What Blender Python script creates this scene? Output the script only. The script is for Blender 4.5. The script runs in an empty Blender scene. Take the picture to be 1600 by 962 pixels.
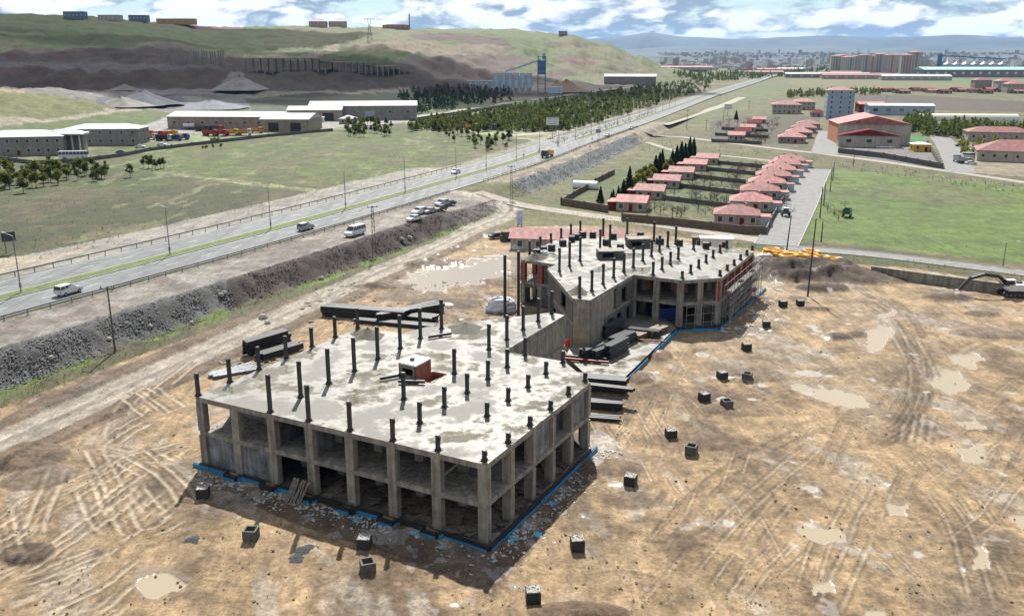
import bpy, math, random
import numpy as np
R=math.radians
rnd=random.Random(7)
# ------------------------------------------------------------ camera, sky, sun, exposure
F=1400.; CH=42.; PITCH=math.atan((481-88)/F)
sc=bpy.context.scene
COL=sc.collection
cam=bpy.data.cameras.new('camera'); camo=bpy.data.objects.new('camera',cam); COL.objects.link(camo)
cam.sensor_width=36; cam.lens=36*F/1600; cam.clip_start=1; cam.clip_end=60000
camo.location=(0,0,CH); camo.rotation_euler=(R(90)-PITCH,0,0); sc.camera=camo
SUN_EL=R(47); SUN_AZ=R(-2)          # sun ahead of the camera
wd=bpy.data.worlds.new('World'); sc.world=wd; wd.use_nodes=True
def world():
    nt=wd.node_tree; N=nt.nodes; L=nt.links; N.clear()
    def n(t,**k):
        a=N.new(t)
        for q,v in k.items(): setattr(a,q,v)
        return a
    def m(op,a,b=None):
        q=n('ShaderNodeMath',operation=op)
        for i,v in enumerate((a,b)):
            if v is None: continue
            if isinstance(v,(int,float)): q.inputs[i].default_value=v
            else: L.new(v,q.inputs[i])
        return q.outputs[0]
    out=n('ShaderNodeOutputWorld'); bg=n('ShaderNodeBackground')
    sky=n('ShaderNodeTexSky',sky_type='NISHITA',sun_disc=False)
    sky.sun_elevation=SUN_EL; sky.sun_rotation=SUN_AZ; sky.altitude=1500; sky.dust_density=.3
    tc=n('ShaderNodeTexCoord'); sp=n('ShaderNodeSeparateXYZ'); L.new(tc.outputs['Generated'],sp.inputs[0])
    z=m('ADD',m('MAXIMUM',sp.outputs[2],0.0),0.36)
    cb=n('ShaderNodeCombineXYZ')
    L.new(m('DIVIDE',sp.outputs[0],z),cb.inputs[0]); L.new(m('DIVIDE',sp.outputs[1],z),cb.inputs[1])
    L.new(m('MULTIPLY',sp.outputs[2],3.0),cb.inputs[2])
    n1=n('ShaderNodeTexNoise'); n1.inputs['Scale'].default_value=4.6; n1.inputs['Detail'].default_value=9; n1.inputs['Roughness'].default_value=.56
    n1.inputs['Distortion'].default_value=.25
    L.new(cb.outputs[0],n1.inputs['Vector'])
    n2=n('ShaderNodeTexNoise'); n2.inputs['Scale'].default_value=4.6; n2.inputs['Detail'].default_value=9; n2.inputs['Roughness'].default_value=.56; n2.inputs['Distortion'].default_value=.25
    up=n('ShaderNodeVectorMath',operation='MULTIPLY'); up.inputs[1].default_value=(.965,.965,1.); L.new(cb.outputs[0],up.inputs[0]); L.new(up.outputs[0],n2.inputs['Vector'])
    cov=n('ShaderNodeMapRange',interpolation_type='SMOOTHSTEP'); cov.inputs[1].default_value=.375; cov.inputs[2].default_value=.47
    L.new(n1.outputs[0],cov.inputs[0])
    df=m('ADD',m('MULTIPLY',m('SUBTRACT',n1.outputs[0],n2.outputs[0]),2.6),m('ADD',m('MULTIPLY',n1.outputs[0],.9),.05))
    shd=n('ShaderNodeValToRGB'); e=shd.color_ramp.elements
    e[0].position=.36; e[0].color=(.185,.225,.28,1); e[1].position=.66; e[1].color=(.57,.58,.59,1)
    L.new(df,shd.inputs[0])
    skm=n('ShaderNodeVectorMath',operation='SCALE'); skm.inputs['Scale'].default_value=SKY_S; L.new(sky.outputs[0],skm.inputs[0])
    mx=n('ShaderNodeMix',data_type='RGBA'); L.new(cov.outputs[0],mx.inputs[0]); L.new(skm.outputs[0],mx.inputs[6]); L.new(shd.outputs[0],mx.inputs[7])
    L.new(mx.outputs[2],bg.inputs[0]); bg.inputs[1].default_value=1.0
    L.new(bg.outputs[0],out.inputs[0])
SKY_S=.05
world()
sl=bpy.data.lights.new('sun','SUN'); sl.energy=5.0; sl.angle=R(.55); sl.color=(1,.955,.88)
so=bpy.data.objects.new('sun',sl); COL.objects.link(so)
so.rotation_euler=(R(90)-SUN_EL,0,R(180)-SUN_AZ); so.location=(0,300,400)
sc.view_settings.view_transform='Standard'; sc.view_settings.look='None'; sc.view_settings.exposure=.97; sc.view_settings.gamma=1
# ------------------------------------------------------------ pixels <-> world
CP,SP=math.cos(PITCH),math.sin(PITCH)
def ray(px,py):
    u=481-py
    return np.array([px-800., F*CP+u*SP, -F*SP+u*CP])
def P(px,py,z=0.):
    d=ray(px,py); t=(z-CH)/d[2]; return (d[0]*t, d[1]*t, z)
def Qpx(X,Y,Z):
    Z=Z-CH; zc=Y*CP-Z*SP; yc=Y*SP+Z*CP
    zc=np.where(zc<1,1,zc)
    return 800+F*X/zc, 481-F*yc/zc
# ------------------------------------------------------------ noise
_rs=np.random.RandomState(3); _T=_rs.rand(256,256)
def vn(x,y,s=0):
    x=np.asarray(x,float)+s*17.3; y=np.asarray(y,float)+s*9.1
    i=np.floor(x).astype(int); j=np.floor(y).astype(int); fx=x-i; fy=y-j
    fx=fx*fx*(3-2*fx); fy=fy*fy*(3-2*fy)
    a=_T[i&255,j&255]; b=_T[(i+1)&255,j&255]; c=_T[i&255,(j+1)&255]; d=_T[(i+1)&255,(j+1)&255]
    return (a*(1-fx)+b*fx)*(1-fy)+(c*(1-fx)+d*fx)*fy
def fbm(x,y,o=4,s=0):
    t=0.;a=.5;n=0.
    for k in range(o):
        t=t+a*vn(x*2**k,y*2**k,s+k); n+=a; a*=.5
    return t/n
def sm(a,b,x):
    t=np.clip((x-a)/(b-a),0,1); return t*t*(3-2*t)
# ------------------------------------------------------------ terrain height
HW=np.array([(-150,8),(-106,98),(-84.8,143.2),(-57.8,199.1),(-36,251),(0,341),(31,438),(82,585),(196,930),(490,1770),(1400,4370)],float)
def hwcoord(X,Y):
    """signed distance right of the highway centre line, and distance along it"""
    X=np.asarray(X,float);Y=np.asarray(Y,float)
    best=np.full(X.shape,1e18);S=np.zeros(X.shape);T=np.zeros(X.shape);acc=0.
    for a,b in zip(HW[:-1],HW[1:]):
        d=b-a;l=np.hypot(*d);d=d/l
        t=np.clip((X-a[0])*d[0]+(Y-a[1])*d[1],0,l)
        dx=X-a[0]-d[0]*t;dy=Y-a[1]-d[1]*t;q=dx*dx+dy*dy
        s=dx*d[1]-dy*d[0]
        m=q<best; best=np.where(m,q,best); S=np.where(m,np.sign(s)*np.sqrt(q),S); T=np.where(m,acc+t,T); acc+=l
    return S,T
HILL={-900:[(560,3.3),(700,20),(900,40),(1300,90),(1800,110),(3000,60)],
}
def _zz(py,D,px):
    d=ray(px,py); h=math.hypot(d[0],d[1]); return CH+d[2]/h*D
_hc={ # image column: (image row, distance along the ground)
 0:[(192,545),(140,640),(139,860),(106,930),(96,1010),(80,1070),(22,1500)],
 100:[(188,560),(141,660),(140,880),(107,930),(98,1010),(80,1080),(24,1500)],
 200:[(190,560),(160,690),(140,880),(107,930),(100,1000),(72,1090),(30,1500)],
 270:[(190,560),(163,700),(140,880),(108,935),(103,970),(68,1100),(36,1560)],
 340:[(190,560),(160,720),(140,880),(108,935),(104,970),(78,1130),(42,1600)],
 400:[(190,560),(158,740),(143,840),(113,900),(112,950),(85,1060),(42,1550)],
 500:[(190,560),(160,740),(146,840),(114,910),(112,960),(84,1080),(41,1520)],
 600:[(190,560),(160,760),(145,860),(116,940),(112,980),(84,1060),(62,1220),(43,1480)],
 700:[(190,560),(155,800),(142,900),(120,1000),(114,1060),(88,1150),(62,1280),(44,1520)],
 800:[(180,600),(150,850),(134,1000),(116,1130),(100,1200),(70,1350),(46,1560)],
 885:[(180,600),(150,850),(130,1080),(118,1200),(96,1300),(54,1580)],
 940:[(180,600),(145,900),(128,1150),(118,1280),(98,1360),(67,1600)],
 1000:[(180,600),(140,950),(125,1250),(116,1380),(104,1450),(87,1620)],
 1040:[(180,600),(140,950),(122,1300),(113,1480),(107,1640)],
 1110:[(180,600),(140,950),(117,1600)],
}
_HA=[];_HD=np.concatenate([np.arange(0,2000,10),np.arange(2000,9001,250)]);_HZ=[]
for px,l in sorted(_hc.items()):
    az=math.atan2(px-800,F*CP+350*SP)
    Ds=[0,500]+[q[1] for q in l]; Zs=[3.3,3.3]+[max(3.3,_zz(q[0],q[1],px)) for q in l]
    top=Zs[-1]
    if px==1110: Zs=[3.3]*len(Zs); top=3.3
    Ds+=[Ds[-1]+90,Ds[-1]+350,4000]; Zs+=[top-.01*(top-3),3.3+.75*(top-3.3),3.3]
    z=np.interp(_HD,Ds,Zs)
    k=np.ones(5)/5; z2=np.convolve(np.pad(z,2,mode='edge'),k,'valid')
    _HA.append(az);_HZ.append(z2)
_HA=np.array(_HA);_HZ=np.array(_HZ)
def hillz(X,Y):
    D=np.hypot(X,Y); az=np.arctan2(X,Y)
    az=np.where(np.abs(az)>2.2,2.2,az)
    ai=np.clip(np.interp(az,_HA,np.arange(len(_HA))),0,len(_HA)-1.001); i=ai.astype(int); fa=ai-i; fa=fa*fa*(3-2*fa)
    di=np.clip(np.interp(D,_HD,np.arange(len(_HD))),0,len(_HD)-1.001); j=di.astype(int); fd=di-j
    return (_HZ[i,j]*(1-fd)+_HZ[i,j+1]*fd)*(1-fa)+(_HZ[i+1,j]*(1-fd)+_HZ[i+1,j+1]*fd)*fa
def zg(X,Y):
    X=np.asarray(X,float);Y=np.asarray(Y,float)
    S,T=hwcoord(X,Y)
    zr=3.3*sm(440,800,Y)
    ramp=sm(225,250,Y)*(1-sm(262,285,Y))
    late=sm(255,290,Y)
    top=25-5*late-12*ramp; bot=30.7-4.5*late+6*ramp
    k=1-sm(0,1,(S-top)/(bot-top))
    k=np.where(T<1e-6,np.where(S>27,0,1),k)
    z=zr+(3.3-zr)*k
    z=np.where((S<-11)&(Y<560),3.3-.7*sm(-11,-17,S)*(1-sm(380,520,Y)),z)
    h=3.3+(hillz(X,Y)-3.3)*sm(-35,-150,S)*np.where(Y<300,0,1)
    return np.where((h>3.31)&(Y>300),np.maximum(h,z),z)
def Pg(px,py,dz=0.):
    """where the ray through a pixel meets the terrain"""
    d=ray(px,py); d=d/np.linalg.norm(d)
    tm=min(9000.,-(CH+3)/d[2]) if d[2]<-1e-4 else 9000.
    t=np.geomspace(40,tm,130)
    for it in range(2):
        X=d[0]*t;Y=d[1]*t;Z=CH+d[2]*t; g=zg(X,Y)+dz; m=np.nonzero(Z<=g)[0]
        if len(m)==0: return P(px,max(py,100),0)
        i=m[0]
        if i==0: break
        if it==0: t=np.linspace(t[i-1],t[i],16)
    if i==0: return (float(X[0]),float(Y[0]),float(g[0]))
    a=Z[i-1]-g[i-1]; b=g[i]-Z[i]; f=a/(a+b+1e-9)
    x=X[i-1]+(X[i]-X[i-1])*f; y=Y[i-1]+(Y[i]-Y[i-1])*f
    return (float(x),float(y),float(zg(x,y)+dz))
# ------------------------------------------------------------ materials
MATS={}
def mat(name,col,rough=.8,var=.18,scale=1.5,metal=0.,bump=0.,spec=.5,emit=None,coat=0.,col2=None,alpha=None):
    if name in MATS: return MATS[name]
    m=bpy.data.materials.new(name); m.use_nodes=True; MATS[name]=m
    nt=m.node_tree;N=nt.nodes;L=nt.links; b=N['Principled BSDF']
    b.inputs['Roughness'].default_value=rough; b.inputs['Metallic'].default_value=metal
    b.inputs['Specular IOR Level'].default_value=spec; b.inputs['Coat Weight'].default_value=coat
    c=(*col,1)
    if var>0:
        tc=N.new('ShaderNodeTexCoord'); oi=N.new('ShaderNodeObjectInfo')
        ad=N.new('ShaderNodeVectorMath'); ad.operation='ADD'
        L.new(tc.outputs['Object'],ad.inputs[0]); L.new(oi.outputs['Location'],ad.inputs[1])
        n=N.new('ShaderNodeTexNoise'); n.inputs['Scale'].default_value=scale; n.inputs['Detail'].default_value=6; n.inputs['Roughness'].default_value=.65
        L.new(ad.outputs[0],n.inputs['Vector'])
        r=N.new('ShaderNodeValToRGB'); e=r.color_ramp.elements; e[0].position=.3; e[1].position=.7
        d=col2 or tuple(max(0,q*(1-1.6*var)) for q in col)
        e[0].color=(*d,1); e[1].color=(*[min(1,q*(1+var)) for q in col],1)
        L.new(n.outputs[0],r.inputs[0]); L.new(r.outputs[0],b.inputs['Base Color'])
        if bump:
            bp=N.new('ShaderNodeBump'); bp.inputs['Strength'].default_value=bump; bp.inputs['Distance'].default_value=.05
            L.new(n.outputs[0],bp.inputs['Height']); L.new(bp.outputs[0],b.inputs['Normal'])
    else: b.inputs['Base Color'].default_value=c
    if emit: b.inputs['Emission Color'].default_value=(*emit,1); b.inputs['Emission Strength'].default_value=1
    return m
def streak(m,lo=.62,sc=(2.2,2.2,.16),rot=0.,rnd_=False):
    N=m.node_tree.nodes;L=m.node_tree.links;b=N['Principled BSDF']; src=b.inputs['Base Color'].links[0].from_socket
    g=N.new('ShaderNodeNewGeometry'); mp=N.new('ShaderNodeMapping'); mp.inputs['Scale'].default_value=sc; mp.inputs['Rotation'].default_value=(0,0,rot); L.new(g.outputs['Position'],mp.inputs[0]); n=N.new('ShaderNodeTexNoise'); n.inputs['Scale'].default_value=1.; n.inputs['Detail'].default_value=5; L.new(mp.outputs[0],n.inputs['Vector'])
    r=N.new('ShaderNodeMapRange'); r.inputs[1].default_value=.36;r.inputs[2].default_value=.62;r.inputs[3].default_value=lo;r.inputs[4].default_value=1.12; L.new(n.outputs[0],r.inputs[0]); s=N.new('ShaderNodeVectorMath'); s.operation='SCALE'; L.new(src,s.inputs[0]); L.new(r.outputs[0],s.inputs['Scale']); L.new(s.outputs[0],b.inputs['Base Color'])
    if rnd_:
        oi=N.new('ShaderNodeObjectInfo'); q=N.new('ShaderNodeMapRange'); q.inputs[3].default_value=.72; q.inputs[4].default_value=1.22; L.new(oi.outputs['Random'],q.inputs[0]); s4=N.new('ShaderNodeVectorMath'); s4.operation='SCALE'; L.new(s.outputs[0],s4.inputs[0]); L.new(q.outputs[0],s4.inputs['Scale']); L.new(s4.outputs[0],b.inputs['Base Color'])
# ------------------------------------------------------------ objects
def tag(o,label=None,cat=None,group=None,kind=None):
    if label: o['label']=label
    if cat: o['category']=cat
    if group: o['group']=group
    if kind: o['kind']=kind
    return o
def thing(name,loc,label,cat,group=None,rz=0.):
    o=bpy.data.objects.new(name,None); COL.objects.link(o); o.location=loc; o.rotation_euler=(0,0,rz); o.empty_display_size=.5
    return tag(o,label,cat,group)
class MB:
    def __init__(s): s.v=[];s.f=[];s.m=[]
    def add(s,vs,fs,mi=0):
        k=len(s.v); s.v+=[tuple(map(float,q)) for q in vs]; s.f+=[tuple(k+i for i in q) for q in fs]; s.m+=[mi]*len(fs); return s
    def box(s,c,d,rz=0.,mi=0,tilt=0.):
        x,y,z=c;a,b,h=d[0]/2,d[1]/2,d[2]/2;C,S_=math.cos(rz),math.sin(rz);vs=[]
        for sz in(-1,1):
            for sx,sy in((-1,-1),(1,-1),(1,1),(-1,1)):
                lx,ly,lz=sx*a,sy*b,sz*h
                if tilt: lx,lz=lx*math.cos(tilt)-lz*math.sin(tilt),lx*math.sin(tilt)+lz*math.cos(tilt)
                vs.append((x+lx*C-ly*S_,y+lx*S_+ly*C,z+lz))
        return s.add(vs,[(3,2,1,0),(4,5,6,7),(0,1,5,4),(1,2,6,5),(2,3,7,6),(3,0,4,7)],mi)
    def prism(s,poly,z0,z1,mi=0,mtop=None):
        n=len(poly); ar=sum(poly[i][0]*poly[(i+1)%n][1]-poly[(i+1)%n][0]*poly[i][1] for i in range(n))
        if ar<0: poly=poly[::-1]
        vs=[(*q[:2],z0) for q in poly]+[(*q[:2],z1) for q in poly]
        s.add(vs,[tuple(range(n-1,-1,-1))]+[(i,(i+1)%n,n+(i+1)%n,n+i) for i in range(n)],mi)
        k=len(s.v)-2*n; s.f.append(tuple(k+n+i for i in range(n))); s.m.append(mi if mtop is None else mtop); return s
    def beam(s,p,q,w,h,mi=0):
        """box bar from p to q, w wide, h high"""
        p=np.array(p,float);q=np.array(q,float);d=q-p;l=np.linalg.norm(d);d/=l
        up=np.array((0,0,1.)) if abs(d[2])<.95 else np.array((0,1.,0))
        r=np.cross(d,up);r/=np.linalg.norm(r);u=np.cross(r,d)
        vs=[p+r*a*w/2+u*b*h/2 for a,b in((-1,-1),(1,-1),(1,1),(-1,1))]; vs+=[v+d*l for v in vs]
        return s.add(vs,[(0,1,2,3),(7,6,5,4),(1,0,4,5),(2,1,5,6),(3,2,6,7),(0,3,7,4)],mi)
    def tube(s,p,q,r0,r1=None,n=8,mi=0):
        r1=r0 if r1 is None else r1
        p=np.array(p,float);q=np.array(q,float);d=q-p;d/=np.linalg.norm(d)
        a=np.cross(d,(0,0,1.) if abs(d[2])<.9 else (1.,0,0));a/=np.linalg.norm(a);b=np.cross(d,a)
        vs=[p+(a*math.cos(t)+b*math.sin(t))*r0 for t in np.linspace(0,2*math.pi,n,endpoint=False)]
        vs+=[q+(a*math.cos(t)+b*math.sin(t))*r1 for t in np.linspace(0,2*math.pi,n,endpoint=False)]
        return s.add(vs,[(i,(i+1)%n,n+(i+1)%n,n+i) for i in range(n)]+[tuple(range(n-1,-1,-1)),tuple(range(n,2*n))],mi)
    def build(s,name,mats,parent=None,label=None,smooth=False,local=False):
        if not isinstance(mats,(list,tuple)): mats=[mats]
        me=bpy.data.meshes.new(name); v=s.v
        if parent is not None and not local:
            ox,oy,oz=parent.location; v=[(a-ox,b-oy,c-oz) for a,b,c in v]
        me.from_pydata(v,[],s.f)
        for q in mats: me.materials.append(q)
        if len(mats)>1: me.polygons.foreach_set('material_index',s.m)
        if smooth: me.polygons.foreach_set('use_smooth',[True]*len(s.f))
        me.update()
        o=bpy.data.objects.new(name,me); COL.objects.link(o)
        if parent is not None: o.parent=parent
        if label: o['label']=label
        return o
def copytree(o,loc=None,rz=None,label=None,parent=None,scale=None):
    c=o.copy(); COL.objects.link(c); c.parent=parent
    if parent is None and loc is not None: c.location=loc
    if rz is not None: c.rotation_euler=(0,0,rz)
    if scale is not None: c.scale=(scale,)*3 if not isinstance(scale,tuple) else scale
    if label: c['label']=label
    for ch in o.children: copytree(ch,parent=c)
    return c
def npmesh(name,V,Fc,m,kind=None,smooth=False,parent=None):
    V=np.asarray(V,np.float32);Fc=np.asarray(Fc,np.int32);k=Fc.shape[1]
    me=bpy.data.meshes.new(name); me.vertices.add(len(V)); me.vertices.foreach_set('co',V.ravel())
    me.loops.add(Fc.size); me.loops.foreach_set('vertex_index',Fc.ravel())
    me.polygons.add(len(Fc)); me.polygons.foreach_set('loop_start',np.arange(0,Fc.size,k,dtype=np.int32))
    me.polygons.foreach_set('use_smooth',np.full(len(Fc),bool(smooth)))
    me.materials.append(m); me.update(calc_edges=True)
    o=bpy.data.objects.new(name,me); COL.objects.link(o)
    if parent is not None: o.parent=parent
    if kind: o['kind']=kind
    return o
# ------------------------------------------------------------ ground sheet
def inpoly(px,py,poly):
    poly=np.array(poly,float); res=np.zeros(px.shape,bool)
    x0,y0=poly.min(0);x1,y1=poly.max(0)
    m=(px>=x0)&(px<=x1)&(py>=y0)&(py<=y1); idx=np.nonzero(m)[0]
    x=px[idx];y=py[idx];c=np.zeros(x.shape,bool);n=len(poly)
    for i in range(n):
        xa,ya=poly[i];xb,yb=poly[(i+1)%n]
        if ya==yb: continue
        k=((ya>y)!=(yb>y))&(x<(xb-xa)*(y-ya)/(yb-ya)+xa); c^=k
    res[idx]=c; return res
def pdist(px,py,line):
    """distance to a polyline (pixels or metres)"""
    best=np.full(px.shape,1e9)
    for (xa,ya),(xb,yb) in zip(line[:-1],line[1:]):
        dx,dy=xb-xa,yb-ya;l2=dx*dx+dy*dy+1e-9
        t=np.clip(((px-xa)*dx+(py-ya)*dy)/l2,0,1)
        best=np.minimum(best,np.hypot(px-xa-dx*t,py-ya-dy*t))
    return best
def W(pts): return [Pg(*q)[:2] for q in pts]
def make_ground():
    az=np.radians(np.concatenate([np.arange(-180,-36,6.),np.arange(-36,-32.5,.4),np.arange(-32.5,32.5,.085),np.arange(32.5,36,.4),np.arange(36,181,6.)]))
    rows=np.arange(1010,99.5,-1.2); D=[]
    for y in rows:
        d=ray(800,y); D.append(-CH/d[2]*math.hypot(d[0],d[1]))
    D=np.array([1.5,12,25,38,48]+list(D)+[6000,7000,8500,11000,16000,24000]); 
    D=np.unique(np.concatenate([D,np.arange(1500,2400,22.),np.arange(570,1500,7.)])); 
    nr,nc=len(D),len(az)
    X=(D[:,None]*np.sin(az)[None,:]).ravel();Y=(D[:,None]*np.cos(az)[None,:]).ravel()
    Z=zg(X,Y); S,T=hwcoord(X,Y); PX,PY=Qpx(X,Y,Z); near=np.hypot(X,Y)<420
    hill=zg(X,Y)>3.6
    n1=fbm(X/9,Y/9,5,1); n2=fbm(X/2.2,Y/2.2,4,2); n3=fbm(X/35,Y/35,4,3); n4=fbm(X/130,Y/130,5,4)
    C=np.zeros((len(X),3)); wet=np.zeros(len(X))
    wx=PX+(n1-.5)*14*np.clip(300/np.maximum(np.hypot(X,Y),60),.12,1.5)+(n2-.5)*6; wy=PY+(n2-.5)*5*np.clip(200/np.maximum(np.hypot(X,Y),60),.1,2)+(n1-.5)*6*np.clip(200/np.maximum(np.hypot(X,Y),60),.1,2)
    def lay(mask,c,k=1.,v=None):
        c=np.array(c)[None,:]
        if v is not None: c=c*v[mask][:,None]
        C[mask]=C[mask]*(1-k)+c*k
    def pol(poly): return inpoly(wx,wy,poly)
    # default: dry steppe green / brown
    g=np.array((.105,.12,.04))[None]*(0.7+.6*n3[:,None]); b=np.array((.20,.155,.085))[None]*(0.75+.5*n1[:,None])
    mixk=sm(.42,.62,.55*n3+.45*n1)[:,None]; C[:]=(g*(1-mixk)+b*mixk)*.9
    # hillside: green with brown bands
    hg=np.array((.095,.14,.03))[None]*(.7+.6*n4[:,None]); hb=np.array((.17,.13,.075))[None]
    k=sm(.5,.7,n4)[:,None]*.6; Hc=hg*(1-k)+hb*k; C[hill]=Hc[hill]
    DK=(.10,.066,.052); BR=(.13,.085,.065); TAN=(.32,.24,.165); GREY=(.19,.18,.17)
    v1=.7+.6*n1; v3=(.45+.5*n4+.6*fbm(X/22,Y/22,4,71))
    hl=lambda poly,c,kk=1.,v=v3:lay(pol(poly)&hill,c,kk,v)
    hl([(-60,82),(60,80),(130,74),(215,72),(262,64),(300,70),(345,84),(420,86),(440,110),(420,118),(250,140),(-60,142)],DK)
    hl([(-60,108),(150,104),(330,106),(420,112),(400,142),(-60,142)],(.085,.052,.040))
    hl([(40,74),(130,72),(140,80),(0,84)],(.11,.06,.05))
    hl([(-60,95),(100,93),(330,101),(350,106),(-60,106)],(.14,.12,.11))
    hl([(360,110),(395,112),(410,138),(330,142)],(.24,.22,.20))
    hl([(300,40),(380,40),(385,44),(300,50)],(.15,.07,.05))
    hl([(380,88),(420,86),(500,92),(590,100),(640,86),(690,82),(760,82),(800,88),(860,100),(900,118),(840,140),(700,150),(560,150),(390,150),(380,112)],DK)
    hl([(380,120),(470,124),(620,124),(660,138),(560,142),(390,148)],(.115,.09,.075),.8)
    hl([(540,70),(600,64),(640,62),(700,66),(790,68),(800,76),(760,84),(640,80),(560,76)],(.21,.15,.10),.8)
    hl([(640,54),(700,52),(740,56),(790,62),(800,70),(760,68),(700,62),(645,60)],(.10,.055,.045))
    hl([(780,80),(850,96),(900,110),(880,118),(800,108),(740,96)],(.10,.06,.05))
    hl([(850,66),(930,68),(940,71),(850,70)],(.10,.06,.05)); hl([(868,88),(900,86),(940,94),(930,100),(890,98)],(.15,.08,.065))
    hl([(945,100),(975,102),(1000,112),(960,112)],(.11,.065,.055))
    hl([(380,80),(480,82),(520,72),(530,62),(534,62),(528,76),(490,88),(380,90)],(.30,.24,.17))
    hl([(800,100),(830,98),(880,104),(870,112),(810,112)],(.11,.13,.045))
    # quarry floor, aggregate yards
    hl([(-60,138),(120,138),(330,140),(420,148),(420,166),(270,178),(200,166),(120,152)],GREY)
    hl([(150,150),(270,150),(300,160),(270,172),(150,162)],(.085,.095,.11)); hl([(130,138),(330,138),(420,146),(400,150),(140,146)],(.27,.24,.21))
    hl([(-60,137),(40,136),(40,144),(-60,146)],(.36,.29,.2)); hl([(-60,145),(60,143),(150,160),(180,180),(-60,190)],(.15,.16,.05))
    lay(pol([(380,150),(640,144),(800,146),(800,160),(640,168),(620,190),(400,178)]),(.06,.075,.035),1,v1)
    lay(pol([(400,144),(560,142),(640,138),(640,144),(400,150)]),(.3,.25,.19))
    lay(pol([(690,150),(870,128),(960,128),(1010,132),(860,150),(760,160)]),(.20,.16,.13),1,v1)
    # yards of the works
    lay(pol([(190,205),(270,180),(620,176),(640,190),(560,200),(420,212),(240,238),(110,246),(60,250),(0,252),(-40,240)]),(.34,.33,.31))
    lay(pol([(-40,188),(100,180),(220,168),(224,172),(100,186),(-40,200)]),(.36,.31,.24))
    lay(pol([(30,250),(200,240),(240,232),(262,226),(200,226),(120,240)]),(.12,.16,.04))
    lay(pol([(600,190),(720,176),(860,152),(1000,136),(1000,139),(860,156),(640,192)]),(.40,.37,.33))
    lay(pol([(620,192),(800,206),(900,212),(850,222),(700,203)]),(.44,.40,.34))
    # fields left of the highway
    fl=(S<-13)&(Y<600)&~hill
    v=.65+.7*n1
    lay(fl&pol([(-60,255),(60,255),(200,262),(420,290),(500,300),(400,335),(200,385),(0,425),(-60,440)]),(.075,.085,.028),.85,v)
    lay(fl&pol([(-60,330),(150,300),(330,290),(480,300),(400,330),(150,395),(-60,430)]),(.068,.062,.033),.8,v)
    lay(fl&pol([(170,262),(260,232),(420,215),(620,204),(800,212),(700,250),(560,285),(300,275)]),(.12,.145,.035),.8,v)
    lay(fl&(fbm(X/5,Y/22,5,8)>.69),(.30,.26,.2),.6)
    lay(fl&pol([(270,270),(400,285),(500,296),(490,300),(390,290),(270,274)]),(.4,.36,.3))
    C[fl]*=np.array((.78,.95,.56)); lay(fl&(fbm(X/11,Y/16,5,81)>.55),(.13,.10,.055),.55); lay(fl&(fbm(X/4,Y/5,4,82)>.60),(.05,.065,.02),.55)
    lay((S>-30)&(S<-12)&(Y<330),(.33,.31,.28),.9,v1); lay((S>-20)&(S<-12.3)&(Y>300)&(Y<700),(.34,.32,.28),.7,v1)
    lay(pol([(-60,405),(60,402),(170,378),(80,412),(-20,430),(-60,440)]),(.42,.36,.28))
    # plantation floor
    lay((S<-16)&pol([(640,190),(860,152),(1010,132),(1110,122),(1060,140),(960,170),(860,205),(700,200)]),(.075,.095,.035),.9,v1)
    # right side of the highway
    rt=S>12
    lay(rt&(Y>230)&~hill,(.15,.155,.06),.75,.6+.8*n1)
    lay(rt&pol([(830,300),(1000,222),(1040,215),(1110,225),(1200,235),(1420,262),(1600,285),(1700,300),(1700,275),(1420,245),(1120,212),(1020,205),(880,270)]),(.13,.105,.085),.7,v1)
    lay(rt&pol([(1285,262),(1420,275),(1720,305),(1720,430),(1560,408),(1250,372),(1262,330)]),(.115,.185,.03),.95,.5+.6*n1+.4*n3)
    lay(rt&pol([(870,310),(960,270),(1050,240),(1140,245),(1220,262),(1240,290),(1200,350),(1110,335)]),(.10,.135,.04),.9,v1)
    gm=rt&(Y>262)&~hill; lay(gm&(fbm(X/9,Y/13,5,83)>.57),(.15,.115,.065),.5); lay(gm&(fbm(X/3.5,Y/4.5,4,84)>.60),(.06,.085,.022),.55)
    lay(rt&(S<26)&(Y>285)&(Y<560),(.33,.27,.21),.85,v1)
    lay(rt&(S<27.5)&(S>15)&(Y>285)&(Y<480)&(fbm(X/3,Y/12,3,6)>.5),(.17,.12,.095),.8)
    # farmland far right
    def fld(poly,c): lay(rt&inpoly(PX,PY,poly),c,.95,.85+.3*n4)
    fld([(1235,124),(1720,124),(1720,140),(1350,140),(1230,134)],(.17,.16,.065))
    fld([(1330,146),(1450,150),(1720,166),(1720,178),(1440,172),(1330,160)],(.085,.062,.05))
    fld([(1370,113),(1720,116),(1720,124),(1300,124)],(.085,.075,.06)); fld([(1470,122),(1720,128),(1720,134),(1480,130)],(.13,.18,.05))
    fld([(1450,124),(1530,124),(1530,129),(1450,130)],(.10,.17,.05)); fld([(1200,130),(1240,132),(1120,182),(1060,195),(1100,170)],(.12,.145,.05))
    fld([(1110,190),(1170,180),(1280,182),(1280,212),(1190,226),(1110,215)],(.085,.075,.05)); fld([(1460,182),(1720,190),(1720,215),(1460,205)],(.10,.11,.045))
    lay(rt&pol([(1330,225),(1440,222),(1465,250),(1440,262),(1310,240)]),(.20,.19,.185)); lay(rt&pol([(1480,220),(1620,240),(1720,262),(1720,285),(1520,270)]),(.30,.25,.18),.9,v1)
    lay(rt&pol([(1406,212),(1446,212),(1446,222),(1406,222)]),(.05,.22,.04))
    # gravel lot by the highway, bank, track
    lot=(S>12)&(S<26)&(Y<262)
    lay(lot,(.30,.275,.245),1,.75+.5*n1); lay(lot&(fbm(X/5,Y/5,3,9)>.56),(.21,.165,.145),.6)
    bank=(S>24)&(S<31)&(Y<262); e=np.hypot(X,Y)
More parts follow.
